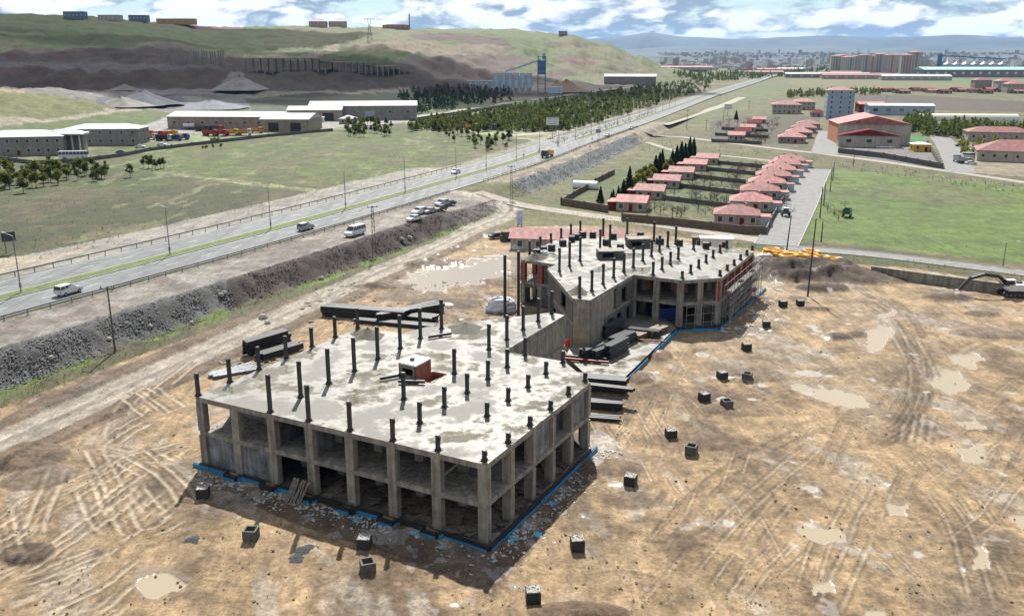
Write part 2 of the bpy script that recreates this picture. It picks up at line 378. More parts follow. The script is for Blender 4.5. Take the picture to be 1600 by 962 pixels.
    lay(bank&(PX<355),(.13,.13,.13),1,v1); lay(bank&(PX>=355)&(PX<690),(.07,.05,.047),1,v1); lay(bank&(PX>=690),(.10,.09,.085),1,v1)
    gs=(S>30)&(S<37)&(Y<262); lay(gs,(.11,.105,.05),1,v1); lay(gs&(S<33)&(fbm(X/6,Y/6,3,11)>.42),(.12,.175,.03))
    b2=(S>19)&(S<26.5)&(Y>285)&(Y<460); lay(b2,(.155,.175,.175),1,.75+.5*n2)
    site=(S>35+1.5*n1)&(Y<262)&(PY>330)
    edge=np.array([(700,352),(760,362),(840,352),(960,352),(1150,385),(1200,395),(1330,412),(1420,418),(1720,462)])
    site&=(PY>np.interp(PX,edge[:,0],edge[:,1])-2+6*n1)
    MUD=np.array((.425,.30,.17)); DARK=np.array((.14,.095,.06)); PALE=np.array((.50,.44,.36)); GR=np.array((.25,.205,.16))
    st=fbm(X/3.1+.4*Y/3.1,Y/9,5,21); k1=sm(.46,.66,n1*.5+n2*.3+.2*st)[:,None]; k2=sm(.53,.7,fbm(X/14,Y/22,5,22))[:,None]; k3=sm(.58,.72,st)[:,None]
    sc_=MUD*(1-.85*k1)+DARK*.85*k1; sc_=sc_*(1-.38*k2)+GR*.38*k2; sc_=sc_*(1-.55*k3)+PALE*.55*k3
    sc_*=(.8+.4*n2)[:,None]
    C[site]=sc_[site]
    dz=np.zeros(len(X))
    n5=fbm(X/.75,Y/.75,3,5); dz+=np.where(site,(n2-.5)*.30+(n1-.5)*.45+(n5-.5)*.22*sm(.35,.6,n1),0); C[site]*=(.72+.56*n5[site])[:,None]
    dz+=np.where((S>24)&(S<31.5)&(Y<262),(n2-.5)*1.1,0)+np.where(b2,(n2-.5)*.5,0)
    # dirt track
    tr=W([(-60,722),(0,692),(120,640),(240,585),(330,545),(420,503),(520,458),(600,422),(690,382),(745,355),(790,338),(800,325),(760,315),(715,300)])
    d=pdist(X,Y,tr); ruts=np.abs(np.abs(d)-1.1)
    tm=(d<3.4+1.5*(n1-.5))&(S>11); lay(tm,(.40,.355,.295),.85,.75+.5*n2); lay(tm&(ruts<.45),(.50,.45,.385),.7); lay(tm&(d<.5),(.25,.21,.17),.5)
    dz=np.where(d<3.4,dz*.25-.10*np.exp(-(ruts/.4)**2),dz)
    lay((d>3.3)&(d<5.5+2*n1)&site,(.14,.10,.075),.75,v1); dz+=np.where((d>3.3)&(d<5.6)&site,.55*n1,0)
    # vehicle tracks over the mud
    rs=random.Random(5)
    def track(line,w=1.0,depth=.12,pale=.6,n=2,wid=.24,col=(.52,.43,.31),pair=True):
        ln=np.array(line); bx=(nX>ln[:,0].min()-3)&(nX<ln[:,0].max()+3)&(nY>ln[:,1].min()-3)&(nY<ln[:,1].max()+3)
        nz=nz0[bx]; d=pdist(X[nz],Y[nz],line)+(n2[nz]-.5)*.10; q=np.abs(d-w) if pair else d
        br=sm(.34,.56,fbm(X[nz]/4.5+len(line),Y[nz]/4.5,3,61+seed[0]))*sm(w,w+2.2,np.minimum(np.hypot(X[nz]-ln[0,0],Y[nz]-ln[0,1]),np.hypot(X[nz]-ln[-1,0],Y[nz]-ln[-1,1]))); seed[0]+=1
        wet[nz]=np.maximum(wet[nz],np.exp(-(q/.2)**2)*br*.45*(pale>.8)); prof=np.exp(-(q/wid)**2)*br; berm=np.exp(-((q-wid*1.8)/(wid*.7))**2)*br
        dz[nz]+=(-depth*prof+depth*.7*berm)*msk[nz]
        kk=(prof*pale*msk[nz])[:,None]; C[nz]=C[nz]*(1-kk)+np.array(col)*kk
        kk=(berm*.5*msk[nz])[:,None]; C[nz]=C[nz]*(1-kk)+np.array((.11,.075,.045))*kk
    nz=nz0=np.nonzero(site&near)[0]; nX=X[nz];nY=Y[nz]; seed=[0]; msk=np.ones(len(X))
    def curve(px,k=8):
        p=np.array(W(px)); t=np.linspace(0,len(p)-1,(len(p)-1)*k+1); 
        f=lambda a:np.interp(t,np.arange(len(p)),a)
        q=np.stack([f(p[:,0]),f(p[:,1])],1)
        for _ in range(6): q[1:-1]=(q[:-2]+2*q[1:-1]+q[2:])/4
        return [tuple(a) for a in q]
    for ln in [[(140,690),(180,760),(200,830),(230,835),(300,800)],[(170,690),(215,770),(260,820)],[(120,720),(150,810),(190,835)],
      [(0,800),(100,760),(200,715),(300,690)],[(0,815),(120,770),(220,712)],[(20,850),(80,790),(130,770)],[(60,900),(100,850),(150,830)],[(0,780),(15,850),(30,900)],
      [(100,720),(60,800),(50,850)],[(210,700),(280,760),(300,800)],[(150,700),(250,720),(300,690)],[(-20,930),(100,880),(190,850)],[(-20,950),(90,905),(180,875)],[(0,905),(80,860),(160,800)],
      [(230,650),(290,630),(320,600)],[(200,660),(260,600),(310,560)],[(170,690),(190,640),(240,600)]]:
        track(curve(ln),w=.8,depth=.09,pale=.85,col=(.56,.46,.33))
    for k in range(54):
        if k%6==0: a0=(rs.uniform(-40,150),rs.uniform(790,960)); L=rs.uniform(60,120); sk=rs.uniform(.35,.7)
        a=(a0[0]+(k%6)*9+rs.uniform(-14,14),a0[1]+(k%6)*10+rs.uniform(-6,6))
        track(curve([a,(a[0]+L*.5,a[1]-L*sk*.4),(a[0]+L,a[1]-L*sk)]),w=.05,depth=.08,pale=.9,pair=False,col=(.58,.48,.35))
    for k in range(36):
        if k%6==0: a0=(rs.uniform(140,260),rs.uniform(600,770)); L=rs.uniform(40,80); sg=rs.choice((-1,1)); sk=rs.uniform(.4,.9)
        a=(a0[0]+(k%6)*10+rs.uniform(-7,7),a0[1]+(k%6)*4*-sg+rs.uniform(-7,7))
        track(curve([a,(a[0]+L*.5*sg,a[1]+L*sk*.45),(a[0]+L*sg,a[1]+L*sk)]),w=.05,depth=.08,pale=.9,pair=False,col=(.58,.48,.35))
    BR_=(.22,.15,.09)
    for off in (-14,-5,6,15):
        track(curve([(1345+off,445),(1400+off,480),(1432+off,530),(1440+off,580),(1436+off,620),(1410+off*.8,668+off*.5),(1370,685+off)]),w=.35,depth=.07,pale=.8,wid=.15,col=(.15,.10,.06))
    for off in (-8,8): track(curve([(1300,440),(1390+off,490),(1445+off,580),(1440+off,640),(1425+off,700)]),w=.9,depth=.1,pale=.4,col=(.56,.48,.37))
    for ln in [[(960,930),(1100,760),(1220,690),(1300,655)],[(1000,962),(1150,800),(1280,690)],[(1540,962),(1500,820),(1440,740),(1400,690)],[(1600,930),(1530,800),(1470,720)],[(940,640),(1010,600),(1080,600),(1160,625)],
       [(930,700),(1000,650),(1030,690),(1010,740)],[(1180,600),(1100,640),(1060,720),(1000,800)],[(1250,962),(1300,850),(1370,720)],[(1290,962),(1340,850),(1400,720)],[(1100,962),(1180,830),(1260,740)],[(880,900),(960,880),(1060,900)],
       [(1480,560),(1560,520),(1640,520)],[(1200,560),(1300,520),(1400,520)],[(1150,650),(1250,600),(1330,560)],[(480,520),(560,480),(680,440),(760,400)],[(620,470),(700,430),(790,400)],[(520,470),(600,450),(720,470)]]:
        track(curve(ln),w=.85,depth=.05,pale=.6,wid=.17,col=rs.choice(((.5,.42,.31),(.19,.13,.08),(.19,.13,.08),(.46,.37,.26))))
    for k in range(30):
        a=(rs.uniform(930,1600),rs.uniform(640,950)); L=rs.uniform(60,220); an=rs.choice((-1.15,-.95,-.75,-2.2))+rs.uniform(-.15,.15)
        track(curve([a,(a[0]+L*.5*math.cos(an)+rs.uniform(-8,8),a[1]+L*.5*math.sin(an)),(a[0]+L*math.cos(an),a[1]+L*math.sin(an))]),w=.8,depth=.04,pale=.5,wid=.13,col=rs.choice(((.18,.125,.075),(.52,.43,.31))))
    # churned heaps and dark spoil
    def heap(px,py,rx,ry,h,c=None,kk=.9,ns=1.,):
        x,y,_=Pg(px,py); q=((X[nz]-x)/rx)**2+((Y[nz]-y)/ry)**2; q=q+(n1[nz]-.5)*1.1
        k=np.clip(1-q,0,1); dz[nz]+=h*(k**.75)*(.6+.8*n2[nz])
        if c is not None:
            kk_=(sm(0,.25,k)*kk)[:,None]; C[nz]=C[nz]*(1-kk_)+np.array(c)*(.6+.8*n2[nz])[:,None]*kk_
    SP_=(.055,.038,.028)
    heap(1240,424,15,9,2.2,SP_); heap(1300,432,12,7,1.4,SP_); heap(1350,436,10,5,.8,(.13,.095,.07)); heap(1285,450,5,3,.9,SP_)
    heap(1480,466,5,2.6,1.3,(.2,.15,.115)); heap(1535,490,3,2,.4,(.13,.1,.075)); heap(1310,527,2.2,1.6,.5,(.11,.08,.06)); heap(1345,523,2.4,1.6,.5,(.11,.08,.06)); heap(1265,483,4,1.2,.3,(.15,.11,.08))
    heap(1150,640,6,2.5,.3,(.20,.14,.09),.7); heap(1090,690,6,3,.25,(.22,.155,.1),.7); heap(1165,592,5,2,.3,(.2,.14,.09),.7)
    heap(45,715,4,3.5,.9,(.2,.145,.095)); heap(40,865,2.6,1.8,.6,(.12,.085,.06)); heap(900,955,4,1.3,.6,(.2,.13,.08)); heap(950,730,4,2.2,.3,(.18,.12,.08),.8); heap(985,780,3,2,.2,(.2,.14,.09),.7)
    heap(690,412,9,4,.9,(.16,.11,.075),.8); heap(600,448,7,2,.6,(.13,.1,.075),.8); heap(700,475,7,4,.6,(.13,.11,.095),.8); heap(640,462,7,4,.5,(.2,.16,.12),.7); heap(1560,520,8,3,.3,(.17,.13,.1),.7)
    heap(1000,590,2.2,3,.5,(.17,.115,.075),.9); heap(1030,555,2,3,.5,(.18,.12,.08),.9); heap(1195,470,2,3,.5,(.19,.15,.12),.7); heap(60,745,3.4,3,.5,(.15,.12,.1),.6)
    # churned ground before the facades, the block's cast shadow painted into its colour
    fr=inpoly(wx,wy,[(300,745),(420,800),(560,850),(640,880),(770,930),(930,740),(930,700),(760,850),(320,745)])&site
    lay(fr,(.14,.10,.07),.75,v1); lay(fr&(fbm(X/1.5,Y/1.5,3,33)>.63),(.40,.37,.34),.7)
    lay(inpoly(wx,wy,[(905,690),(935,670),(965,690),(930,730)])&site,(.50,.47,.42),.7)
    # puddles
    lvl=np.full(len(X),np.nan)
    pud=[[(208,912),(230,895),(265,893),(296,912),(270,922),(240,934),(222,930)],[(1243,830),(1262,808),(1268,822),(1316,830),(1318,845),(1290,850),(1262,842)],
      [(1236,602),(1290,603),(1350,622),(1362,640),(1330,638),(1285,625),(1245,612)],[(1453,600),(1480,580),(1506,584),(1514,606),(1480,614)],[(1482,553),(1525,549),(1546,562),(1515,573),(1490,568)],[(1488,655),(1515,648),(1543,668),(1520,674)],[(1492,712),(1510,690),(1535,690),(1534,724),(1505,722)],
      [(1348,520),(1375,508),(1395,515),(1392,535),(1360,552),(1350,540)],[(1188,440),(1205,436),(1222,444),(1215,452),(1195,452)],[(620,440),(680,415),(740,405),(800,400),(800,430),(720,445),(660,455)],[(1378,502),(1372,490),(1395,480),(1400,495)],
      [(1580,812),(1600,806),(1620,820),(1600,828)],[(1525,855),(1545,850),(1548,885),(1522,890)],[(1268,908),(1300,905),(1305,925),(1275,930)],[(1355,955),(1375,950),(1378,962),(1356,965)],[(1385,785),(1410,782),(1416,805),(1392,806)]]
    for k,poly in enumerate(pud):
        m=inpoly(PX+(n2-.5)*38+(n1-.5)*20,PY+(n2-.5)*20+(n5-.5)*6,poly)&site; m2=inpoly(PX+(n2-.5)*26+(n1-.5)*20,PY+(n2-.5)*16+2,[( (x-np.mean([q[0] for q in poly]))*1.25+np.mean([q[0] for q in poly]),(y-np.mean([q[1] for q in poly]))*1.35+np.mean([q[1] for q in poly])) for x,y in poly])&site
        lay(m2,(.27,.23,.185),.5); wet[m2]=np.maximum(wet[m2],.45)
        lay(m,(.52,.43,.30) if k!=9 else (.47,.40,.31),1.); wet[m]=1; dz[m]=-.06
    sp=fbm(X/2.6,Y/2.6,3,41); big=fbm(X/25,Y/25,3,42)
    m=site&(sp>.835-.10*sm(.45,.65,big))&(PX>560)&(d>4)&~fr; lay(m,(.55,.50,.43),.8); wet[m]=.9
    m=site&(sp>.775-.10*sm(.45,.65,big))&(PX>560)&(d>4)&~fr&(wet<.5); lay(m,(.36,.33,.31),.5); wet[m]=.5
    # mud churn behind the front block
    hw_=(np.abs(S)<np.where(Y<420,10.4,13.2))&(T>1); Z=Z+dz*(near|~site); Z=np.where(hw_,Z-.25,Z)
    Z=np.where(hill,Z+(fbm(X/40,Y/40,5,51)-.5)*7*sm(3.3,14,hillz(X,Y))+(fbm(X/14,Y/14,3,52)-.5)*4*sm(3.3,14,hillz(X,Y))-np.abs(fbm(X/26,Y/110,4,53)-.5)*16*sm(6,22,hillz(X,Y))*(1-sm(48,75,hillz(X,Y))),Z)
    far=np.hypot(X,Y)>5200; Z=np.where(far,0,Z)
    V=np.stack([X,Y,Z],1)
    i=np.arange(nr-1)[:,None]*nc+np.arange(nc-1)[None,:]; i=i.ravel()
    Fc=np.stack([i,i+1,i+1+nc,i+nc],1)[:, ::-1]
    m=bpy.data.materials.new('ground_soil'); m.use_nodes=True; nt=m.node_tree;N=nt.nodes;L=nt.links;b=N['Principled BSDF']
    at=N.new('ShaderNodeVertexColor'); at.layer_name='soil'
    ge=N.new('ShaderNodeNewGeometry')
    def noise(s,d=6,r=.7):
        q=N.new('ShaderNodeTexNoise'); q.inputs['Scale'].default_value=s; q.inputs['Detail'].default_value=d; q.inputs['Roughness'].default_value=r; L.new(ge.outputs['Position'],q.inputs['Vector']); return q
    na=noise(2.3,7,.75); nb=noise(.21,6,.7)
    def rng(o,a,b_,c,d_):
        q=N.new('ShaderNodeMapRange'); q.inputs[1].default_value=a;q.inputs[2].default_value=b_;q.inputs[3].default_value=c;q.inputs[4].default_value=d_; L.new(o,q.inputs[0]); return q.outputs[0]
    s1=N.new('ShaderNodeVectorMath'); s1.operation='SCALE'; L.new(at.outputs[0],s1.inputs[0]); L.new(rng(na.outputs[0],.25,.75,.45,1.5),s1.inputs['Scale'])
    s2=N.new('ShaderNodeVectorMath'); s2.operation='SCALE'; L.new(s1.outputs[0],s2.inputs[0]); L.new(rng(nb.outputs[0],.3,.7,.58,1.42),s2.inputs['Scale'])
    mp=N.new('ShaderNodeMapping'); mp.inputs['Scale'].default_value=(.9,.16,1); mp.inputs['Rotation'].default_value=(0,0,.35); L.new(ge.outputs['Position'],mp.inputs[0]); nc_=noise(1.,7,.7); L.new(mp.outputs[0],nc_.inputs['Vector'])
    s3=N.new('ShaderNodeVectorMath'); s3.operation='SCALE'; L.new(s2.outputs[0],s3.inputs[0]); L.new(rng(nc_.outputs[0],.3,.7,.68,1.34),s3.inputs['Scale']); s2=s3
    nd=noise(.75,6,.72); s5=N.new('ShaderNodeVectorMath'); s5.operation='SCALE'; L.new(s2.outputs[0],s5.inputs[0]); L.new(rng(nd.outputs[0],.32,.68,.8,1.2),s5.inputs['Scale']); s2=s5
    mw=N.new('ShaderNodeMix'); mw.data_type='RGBA'; L.new(at.outputs[1],mw.inputs[0]); L.new(s2.outputs[0],mw.inputs[6]); L.new(at.outputs[0],mw.inputs[7]); L.new(mw.outputs[2],b.inputs['Base Color'])
    L.new(rng(at.outputs[1],.45,1.,.9,.14),b.inputs['Roughness']); b.inputs['Specular IOR Level'].default_value=.35
    bp=N.new('ShaderNodeBump'); bp.inputs['Distance'].default_value=.22; L.new(rng(at.outputs[1],0,.8,.9,0.),bp.inputs['Strength']); L.new(na.outputs[0],bp.inputs['Height']); L.new(bp.outputs[0],b.inputs['Normal'])
    o=npmesh('ground',V,Fc,m,'structure',True)
    ca=o.data.color_attributes.new('soil','FLOAT_COLOR','POINT'); ca.data.foreach_set('color',np.concatenate([np.clip(C*.54,0,1),wet[:,None]],1).astype(np.float32).ravel())
    return o
GROUND=make_ground()
# ------------------------------------------------------------ highway, roads, rails
A_=np.array
def resample(line,step):
    l=A_(line,float); seg=np.hypot(*np.diff(l,axis=0).T); cum=np.concatenate([[0],np.cumsum(seg)])
    t=np.arange(0,cum[-1],step); return np.stack([np.interp(t,cum,l[:,0]),np.interp(t,cum,l[:,1])],1)
def smooth(l,n=8):
    l=l.copy()
    for _ in range(n): l[1:-1]=(l[:-2]+2*l[1:-1]+l[2:])/4
    return l
def offs(l,o):
    d=np.gradient(l,axis=0); d/=np.linalg.norm(d,axis=1)[:,None]
    return l+np.stack([d[:,1],-d[:,0]],1)*o
HC=smooth(resample(HW,8.),12)
def hwz(l):
    return 3.5+0*l[:,0]
def strip(name,line,o0,o1,z0,m,z1=None,kind='structure',parent=None,thick=.3):
    a=offs(line,o0);b=offs(line,o1);za=z0 if not np.isscalar(z0) else np.full(len(a),z0); zb=za if z1 is None else (z1 if not np.isscalar(z1) else np.full(len(a),z1))
    n=len(a); V=np.concatenate([np.c_[a,za],np.c_[b,zb],np.c_[b,zb-thick],np.c_[a,za-thick]])
    i=np.arange(n-1); Fq=[np.stack([i,i+1,i+1+n,i+n],1),np.stack([i+n,i+n+1,i+1+2*n,i+2*n],1),np.stack([i+3*n,i+3*n+1,i+1,i],1)]
    return npmesh(name,V,np.concatenate(Fq)[:, ::-1],m,kind,parent=parent)
ASPH=mat('asphalt',(.13,.137,.142),.8,.16,.35,spec=.25); ASPHN=ASPH.node_tree
streak(ASPH,.80,(.55,.035,1.),R(-22.5))
KERB=mat('kerb_concrete',(.25,.24,.22),.8,.2); VERGE=mat('verge_grass',(.085,.11,.025),.95,.35,.8,bump=.6); PAINT=mat('road_paint',(.42,.42,.40),.6,.25,3.)
STEEL=mat('galvanised_steel',(.22,.225,.23),.5,.2,2.,.5); DKSTEEL=mat('dark_painted_steel',(.022,.024,.028),.42,.25,2.); WOOD=mat('weathered_wood',(.11,.08,.055),.85,.3,3.)
h0=HC[HC[:,1]<5000]; zc=3.45
def hz_(l): return 3.45+.35*sm(600,1000,l[:,1])+2.*sm(1200,2500,l[:,1])
strip('highway',h0,-11,-1.7,hz_(h0),ASPH); strip('highway',h0,1.7,11,hz_(h0),ASPH)
hm=h0[(h0[:,1]<380)|(h0[:,1]>455)]
for seg in (h0[h0[:,1]<385],h0[h0[:,1]>440]):
    strip('median_verge',seg,-1.5,1.5,hz_(seg)+.16,VERGE,thick=.5)
    strip('median_kerb',seg,-1.72,-1.5,hz_(seg)+.15,KERB,thick=.45); strip('median_kerb',seg,1.5,1.72,hz_(seg)+.15,KERB,thick=.45)
strip('highway_crossing',h0[(h0[:,1]>378)&(h0[:,1]<448)],-1.75,1.75,hz_(h0[(h0[:,1]>378)&(h0[:,1]<448)])-.004,ASPH)
def marks(o,dash,gap,w,y1):
    mb=MB(); l=resample(offs(h0,o),1.); l=l[l[:,1]<y1]; k=0
    while k+dash<len(l):
        a,b=l[k],l[k+dash]; d=(b-a)/np.linalg.norm(b-a); n=A_((d[1],-d[0]))*w/2; z=3.458
        mb.add([(*(a-n),z),(*(a+n),z),(*(b+n),z),(*(b-n),z)],[(0,1,2,3)]); k+=dash+gap
    return mb.build('lane_marking',PAINT)
for o,dsh,gp,w in ((-6.3,3,6,.15),(6.3,3,6,.15),(-10.4,8,0,.13),(-2.2,8,0,.13),(2.2,8,0,.13),(10.4,8,0,.13)):
    marks(o,dsh,gp,w,900)['kind']='structure'
# guard rails: one run each, posts are parts
def rail(o,y0,y1,label):
    l=resample(offs(h0,o),2.); l=l[(l[:,1]>y0)&(l[:,1]<y1)]
    z=float(zg(*l[0])); t=thing('guard_rail',(l[0][0],l[0][1],3.3),label,'guard rail')
    mb=MB()
    for a,b in zip(l[:-1],l[1:]):
        za,zb=3.3+.85,3.3+.85
        for dz,w,h in((.08,.05,.09),(-.08,.05,.09),(0,.025,.09)): mb.beam((*a,za+dz),(*b,zb+dz),w,h)
    mb.build('rail',STEEL,t)
    pm=None
    for k,a in enumerate(l[::2]):
        if k>280: break
        if pm is None:
            pm=MB().box((0,0,.3),(.14,.12,1.3)).build('post',STEEL,t,local=True); q=pm
        else: q=pm.copy(); COL.objects.link(q)
        q.location=(a[0]-t.location[0],a[1]-t.location[1],0)
rail(12.4,105,262,'grey steel guard rail between the highway and the gravel parking strip')
rail(-12.6,100,330,'grey steel guard rail along the field side of the highway')
rail(11.9,285,520,'guard rail above the blue grey gravel slope beyond the junction')
rail(-12.2,430,700,'guard rail on the plantation side of the highway past the white sign')
GRAV=mat('gravel_road',(.24,.215,.18),.9,.25,.5,bump=.3); PAVE=mat('lane_concrete_paving',(.17,.17,.168),.85,.2,.5,spec=.25); 
def road(name,pxs,w,m,step=4.,dz=.05,kerb=False):
    l=smooth(resample([Pg(*q)[:2] for q in pxs],step),6); z=np.array(zg(l[:,0],l[:,1]))
    for _ in range(4): z[1:-1]=(z[:-2]+2*z[1:-1]+z[2:])/4
    strip(name,l,-w/2,w/2,z+dz,m)
    if kerb:
        for s in(-1,1):
            o=s*(w/2+.12); strip('kerb',l,o-.13,o+.13,z+dz+.1,KERB)
    return l
road('village_track',[(745,300),(800,318),(860,327),(930,338),(1000,347),(1090,360),(1180,374),(1235,384)],6,GRAV)
road('village_street',[(1225,388),(1320,392),(1420,404),(1520,417),(1600,426),(1720,444)],5.5,PAVE,dz=0.07,kerb=True)
road('village_lane',[(1212,384),(1232,350),(1252,315),(1266,285),(1278,264)],9.5,PAVE,dz=0.1,kerb=True)
road('embankment_road',[(1000,205),(1060,213),(1120,221),(1200,231),(1290,241),(1380,253),(1470,266),(1560,279),(1720,303)],5,GRAV,dz=0.05)
road('upper_lane',[(1288,241),(1292,225),(1296,205)],12,PAVE,dz=0.09); road('upper_lane',[(1502,270),(1490,245),(1478,225),(1466,212)],10,PAVE,dz=0.09)
road('service_road',[(1010,222),(1060,238),(1130,243),(1210,252)],3.5,GRAV,dz=0.035)
road('service_road',[(800,212),(860,207),(905,203)],9,GRAV,dz=0.035); road('service_road',[(1035,195),(1090,177),(1130,165),(1160,152)],8,GRAV,dz=0.035)
road('works_road',[(625,186),(700,175),(800,160),(900,147),(1000,135)],7,GRAV,dz=0.04)
# ------------------------------------------------------------ rocks on the bank
def rocks(name,px0,px1,n,m,r0,r1,srange=(24.6,31.2),y1=262,seed=1):
    r_=np.random.RandomState(seed); ico=A_([(0,0,1),(.9,0,.3),(.28,.85,.35),(-.72,.53,.25),(-.72,-.53,.3),(.28,-.85,.3),(0,0,-.6)]); fc=[(0,1,2),(0,2,3),(0,3,4),(0,4,5),(0,5,1),(6,2,1),(6,3,2),(6,4,3),(6,5,4),(6,1,5)]
    l=resample(HC,1.); l=l[(l[:,1]>60)&(l[:,1]<y1+60)]; N_=n*5
    i=r_.randint(0,len(l)-1,N_); d=l[i+1]-l[i]; s=r_.uniform(*srange,N_); xy=l[i]+np.stack([d[:,1],-d[:,0]],1)*s[:,None]+d*r_.rand(N_,1)
    z=zg(xy[:,0],xy[:,1]); px,py=Qpx(xy[:,0],xy[:,1],z); ok=np.nonzero((px>px0)&(px<px1)&(xy[:,1]<y1))[0][:n]
    xy=xy[ok];z=z[ok];k=len(ok); r=r0+(r1-r0)*r_.rand(k)**3; a=r_.rand(k)*6.28
    q=ico[None]*(r[:,None,None]*(.7+.6*r_.rand(k,7,1)))*A_((1,1,.75)); ca,sa=np.cos(a)[:,None],np.sin(a)[:,None]
    V=np.stack([q[:,:,0]*ca-q[:,:,1]*sa+xy[:,:1],q[:,:,0]*sa+q[:,:,1]*ca+xy[:,1:],q[:,:,2]+(z+r*.25)[:,None]],2).reshape(-1,3)
    Fc=(A_(fc)[None]+7*np.arange(k)[:,None,None]).reshape(-1,3)
    o=npmesh(name,V,Fc,m); tag(o,kind='stuff'); return o
ROCKG=mat('grey_rubble',(.15,.15,.15),.9,.4,1.2); ROCKR=mat('red_brown_rubble',(.075,.052,.048),.9,.45,1.2); ROCKB=mat('blue_grey_gravel',(.13,.15,.15),.9,.3,1.)
tag(rocks('rubble_slope',-80,365,7500,ROCKG,.06,.23),'grey broken rock tipped down the bank below the gravel strip','rubble')
tag(rocks('rubble_slope',350,775,7500,ROCKR,.05,.22,seed=2),'red brown broken rock tipped down the bank beside the parked cars','rubble')
tag(rocks('gravel_slope',800,1030,2600,ROCKB,.12,.34,(19.5,27),470,3),'blue grey gravel slope of the highway bank above the village','gravel')
# boulders at the foot of the bank
bm=None
for i,(px,py,r) in enumerate([(411,497,.75),(503,436,.6),(628,375,.7),(640,372,.6),(418,505,.5),(345,462,.6),(350,458,.5),(300,505,.45),(552,470,.45),(80,560,.5),(170,530,.45),(632,380,.5),(235,510,.4)]):
    x,y,z=Pg(px,py); mb=MB(); rr=random.Random(i); 
    ring=[[(x+r*k2*math.cos(a+j)*rr.uniform(.75,1.15),y+r*k2*math.sin(a+j)*rr.uniform(.75,1.15),z+h*r) for a in np.linspace(0,6.28,7,endpoint=False)] for j,(k2,h) in enumerate(((.9,-.2),(1.05,.35),(.6,.85)))]
    mb.add(sum(ring,[])+[(x,y,z+r)],[(j*7+i_,j*7+(i_+1)%7,(j+1)*7+(i_+1)%7,(j+1)*7+i_) for j in(0,1) for i_ in range(7)]+[(14+i_,14+(i_+1)%7,21) for i_ in range(7)])
    tag(mb.build('boulder',mat('pale_boulder',(.28,.26,.23),.9,.3,1.)),'pale boulder lying loose at the foot of the rubble bank','boulder','boulders along the foot of the bank')
# ------------------------------------------------------------ unfinished concrete blocks
def wet_concrete():
    m=bpy.data.materials.new('wet_concrete_slab'); m.use_nodes=True; nt=m.node_tree;N=nt.nodes;L=nt.links;b=N['Principled BSDF']
    g=N.new('ShaderNodeNewGeometry')
    def noise(s,d,r=.6):
        q=N.new('ShaderNodeTexNoise'); q.inputs['Scale'].default_value=s;q.inputs['Detail'].default_value=d;q.inputs['Roughness'].default_value=r; L.new(g.outputs['Position'],q.inputs['Vector']); return q.outputs[0]
    def ramp(o,p0,c0,p1,c1,mid=None):
        r=N.new('ShaderNodeValToRGB'); e=r.color_ramp.elements; e[0].position=p0;e[0].color=(*c0,1);e[1].position=p1;e[1].color=(*c1,1); L.new(o,r.inputs[0]); return r.outputs[0]
    def mix(f,a,b_,bt='MIX'):
        q=N.new('ShaderNodeMix'); q.data_type='RGBA'; q.blend_type=bt; 
        if isinstance(f,float): q.inputs[0].default_value=f
        else: L.new(f,q.inputs[0])
        L.new(a,q.inputs[6]);L.new(b_,q.inputs[7]); return q.outputs[2]
    fine=ramp(noise(1.6,8,.7),.3,(.098,.095,.083),.7,(.132,.127,.113)); big=noise(.16,5,.62)
    tan=ramp(noise(.5,4),.3,(.10,.086,.054),.7,(.13,.115,.077))
    pm=ramp(big,.50,(0,0,0),.56,(1,1,1)); dry=ramp(noise(.33,6,.7),.42,(0,0,0),.78,(1,1,1))
    c=mix(pm,fine,tan); pale=ramp(noise(2.5,6,.75),.3,(.105,.102,.093),.7,(.145,.141,.13)); c=mix(dry,c,pale); L.new(c,b.inputs['Base Color'])
    r=ramp(big,.42,(.75,)*3,.56,(.10,)*3); r=mix(dry,r,ramp(big,0,(.8,)*3,1,(.8,)*3)); L.new(r,b.inputs['Roughness'])
    bp=N.new('ShaderNodeBump'); bp.inputs['Strength'].default_value=.12; bp.inputs['Distance'].default_value=.03; L.new(noise(3.,5),bp.inputs['Height']); L.new(bp.outputs[0],b.inputs['Normal'])
    return m
WETC=wet_concrete()
CONC=mat('raw_concrete',(.235,.215,.18),.85,.22,.9,bump=.15); CONCD=mat('dark_damp_concrete',(.10,.10,.098),.75,.35,.8); BLOCK=mat('grey_blockwork',(.22,.23,.24),.85,.25,.6,col2=(.07,.07,.072))
BRICK=mat('red_hollow_brick',(.24,.075,.05),.85,.3,2.); FORM=mat('formwork_planks',(.10,.095,.09),.8,.4,2.2); BLUE=mat('blue_insulation_board',(.015,.17,.36),.7,.2,2.); BLACKM=mat('black_membrane',(.012,.012,.013),.6,.2)
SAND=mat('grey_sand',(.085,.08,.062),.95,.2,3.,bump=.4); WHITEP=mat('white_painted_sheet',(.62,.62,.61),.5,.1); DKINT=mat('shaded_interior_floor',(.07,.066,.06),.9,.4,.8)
TIMBER=mat('grey_timber',(.13,.105,.08),.85,.35,2.5); REBAR=mat('rusty_steel',(.06,.035,.025),.8,.3,3.); PIPEY=mat('yellow_plastic_pipe',(.62,.30,.01),.4,.15,2.); SCAF=mat('scaffold_tube',(.25,.25,.25),.45,.2,2.,.5)
for q in(CONC,CONCD,BLOCK): streak(q)
RNG=random.Random(11)
def lin(a,b,t): return tuple(a[i]+(b[i]-a[i])*t for i in range(len(a)))
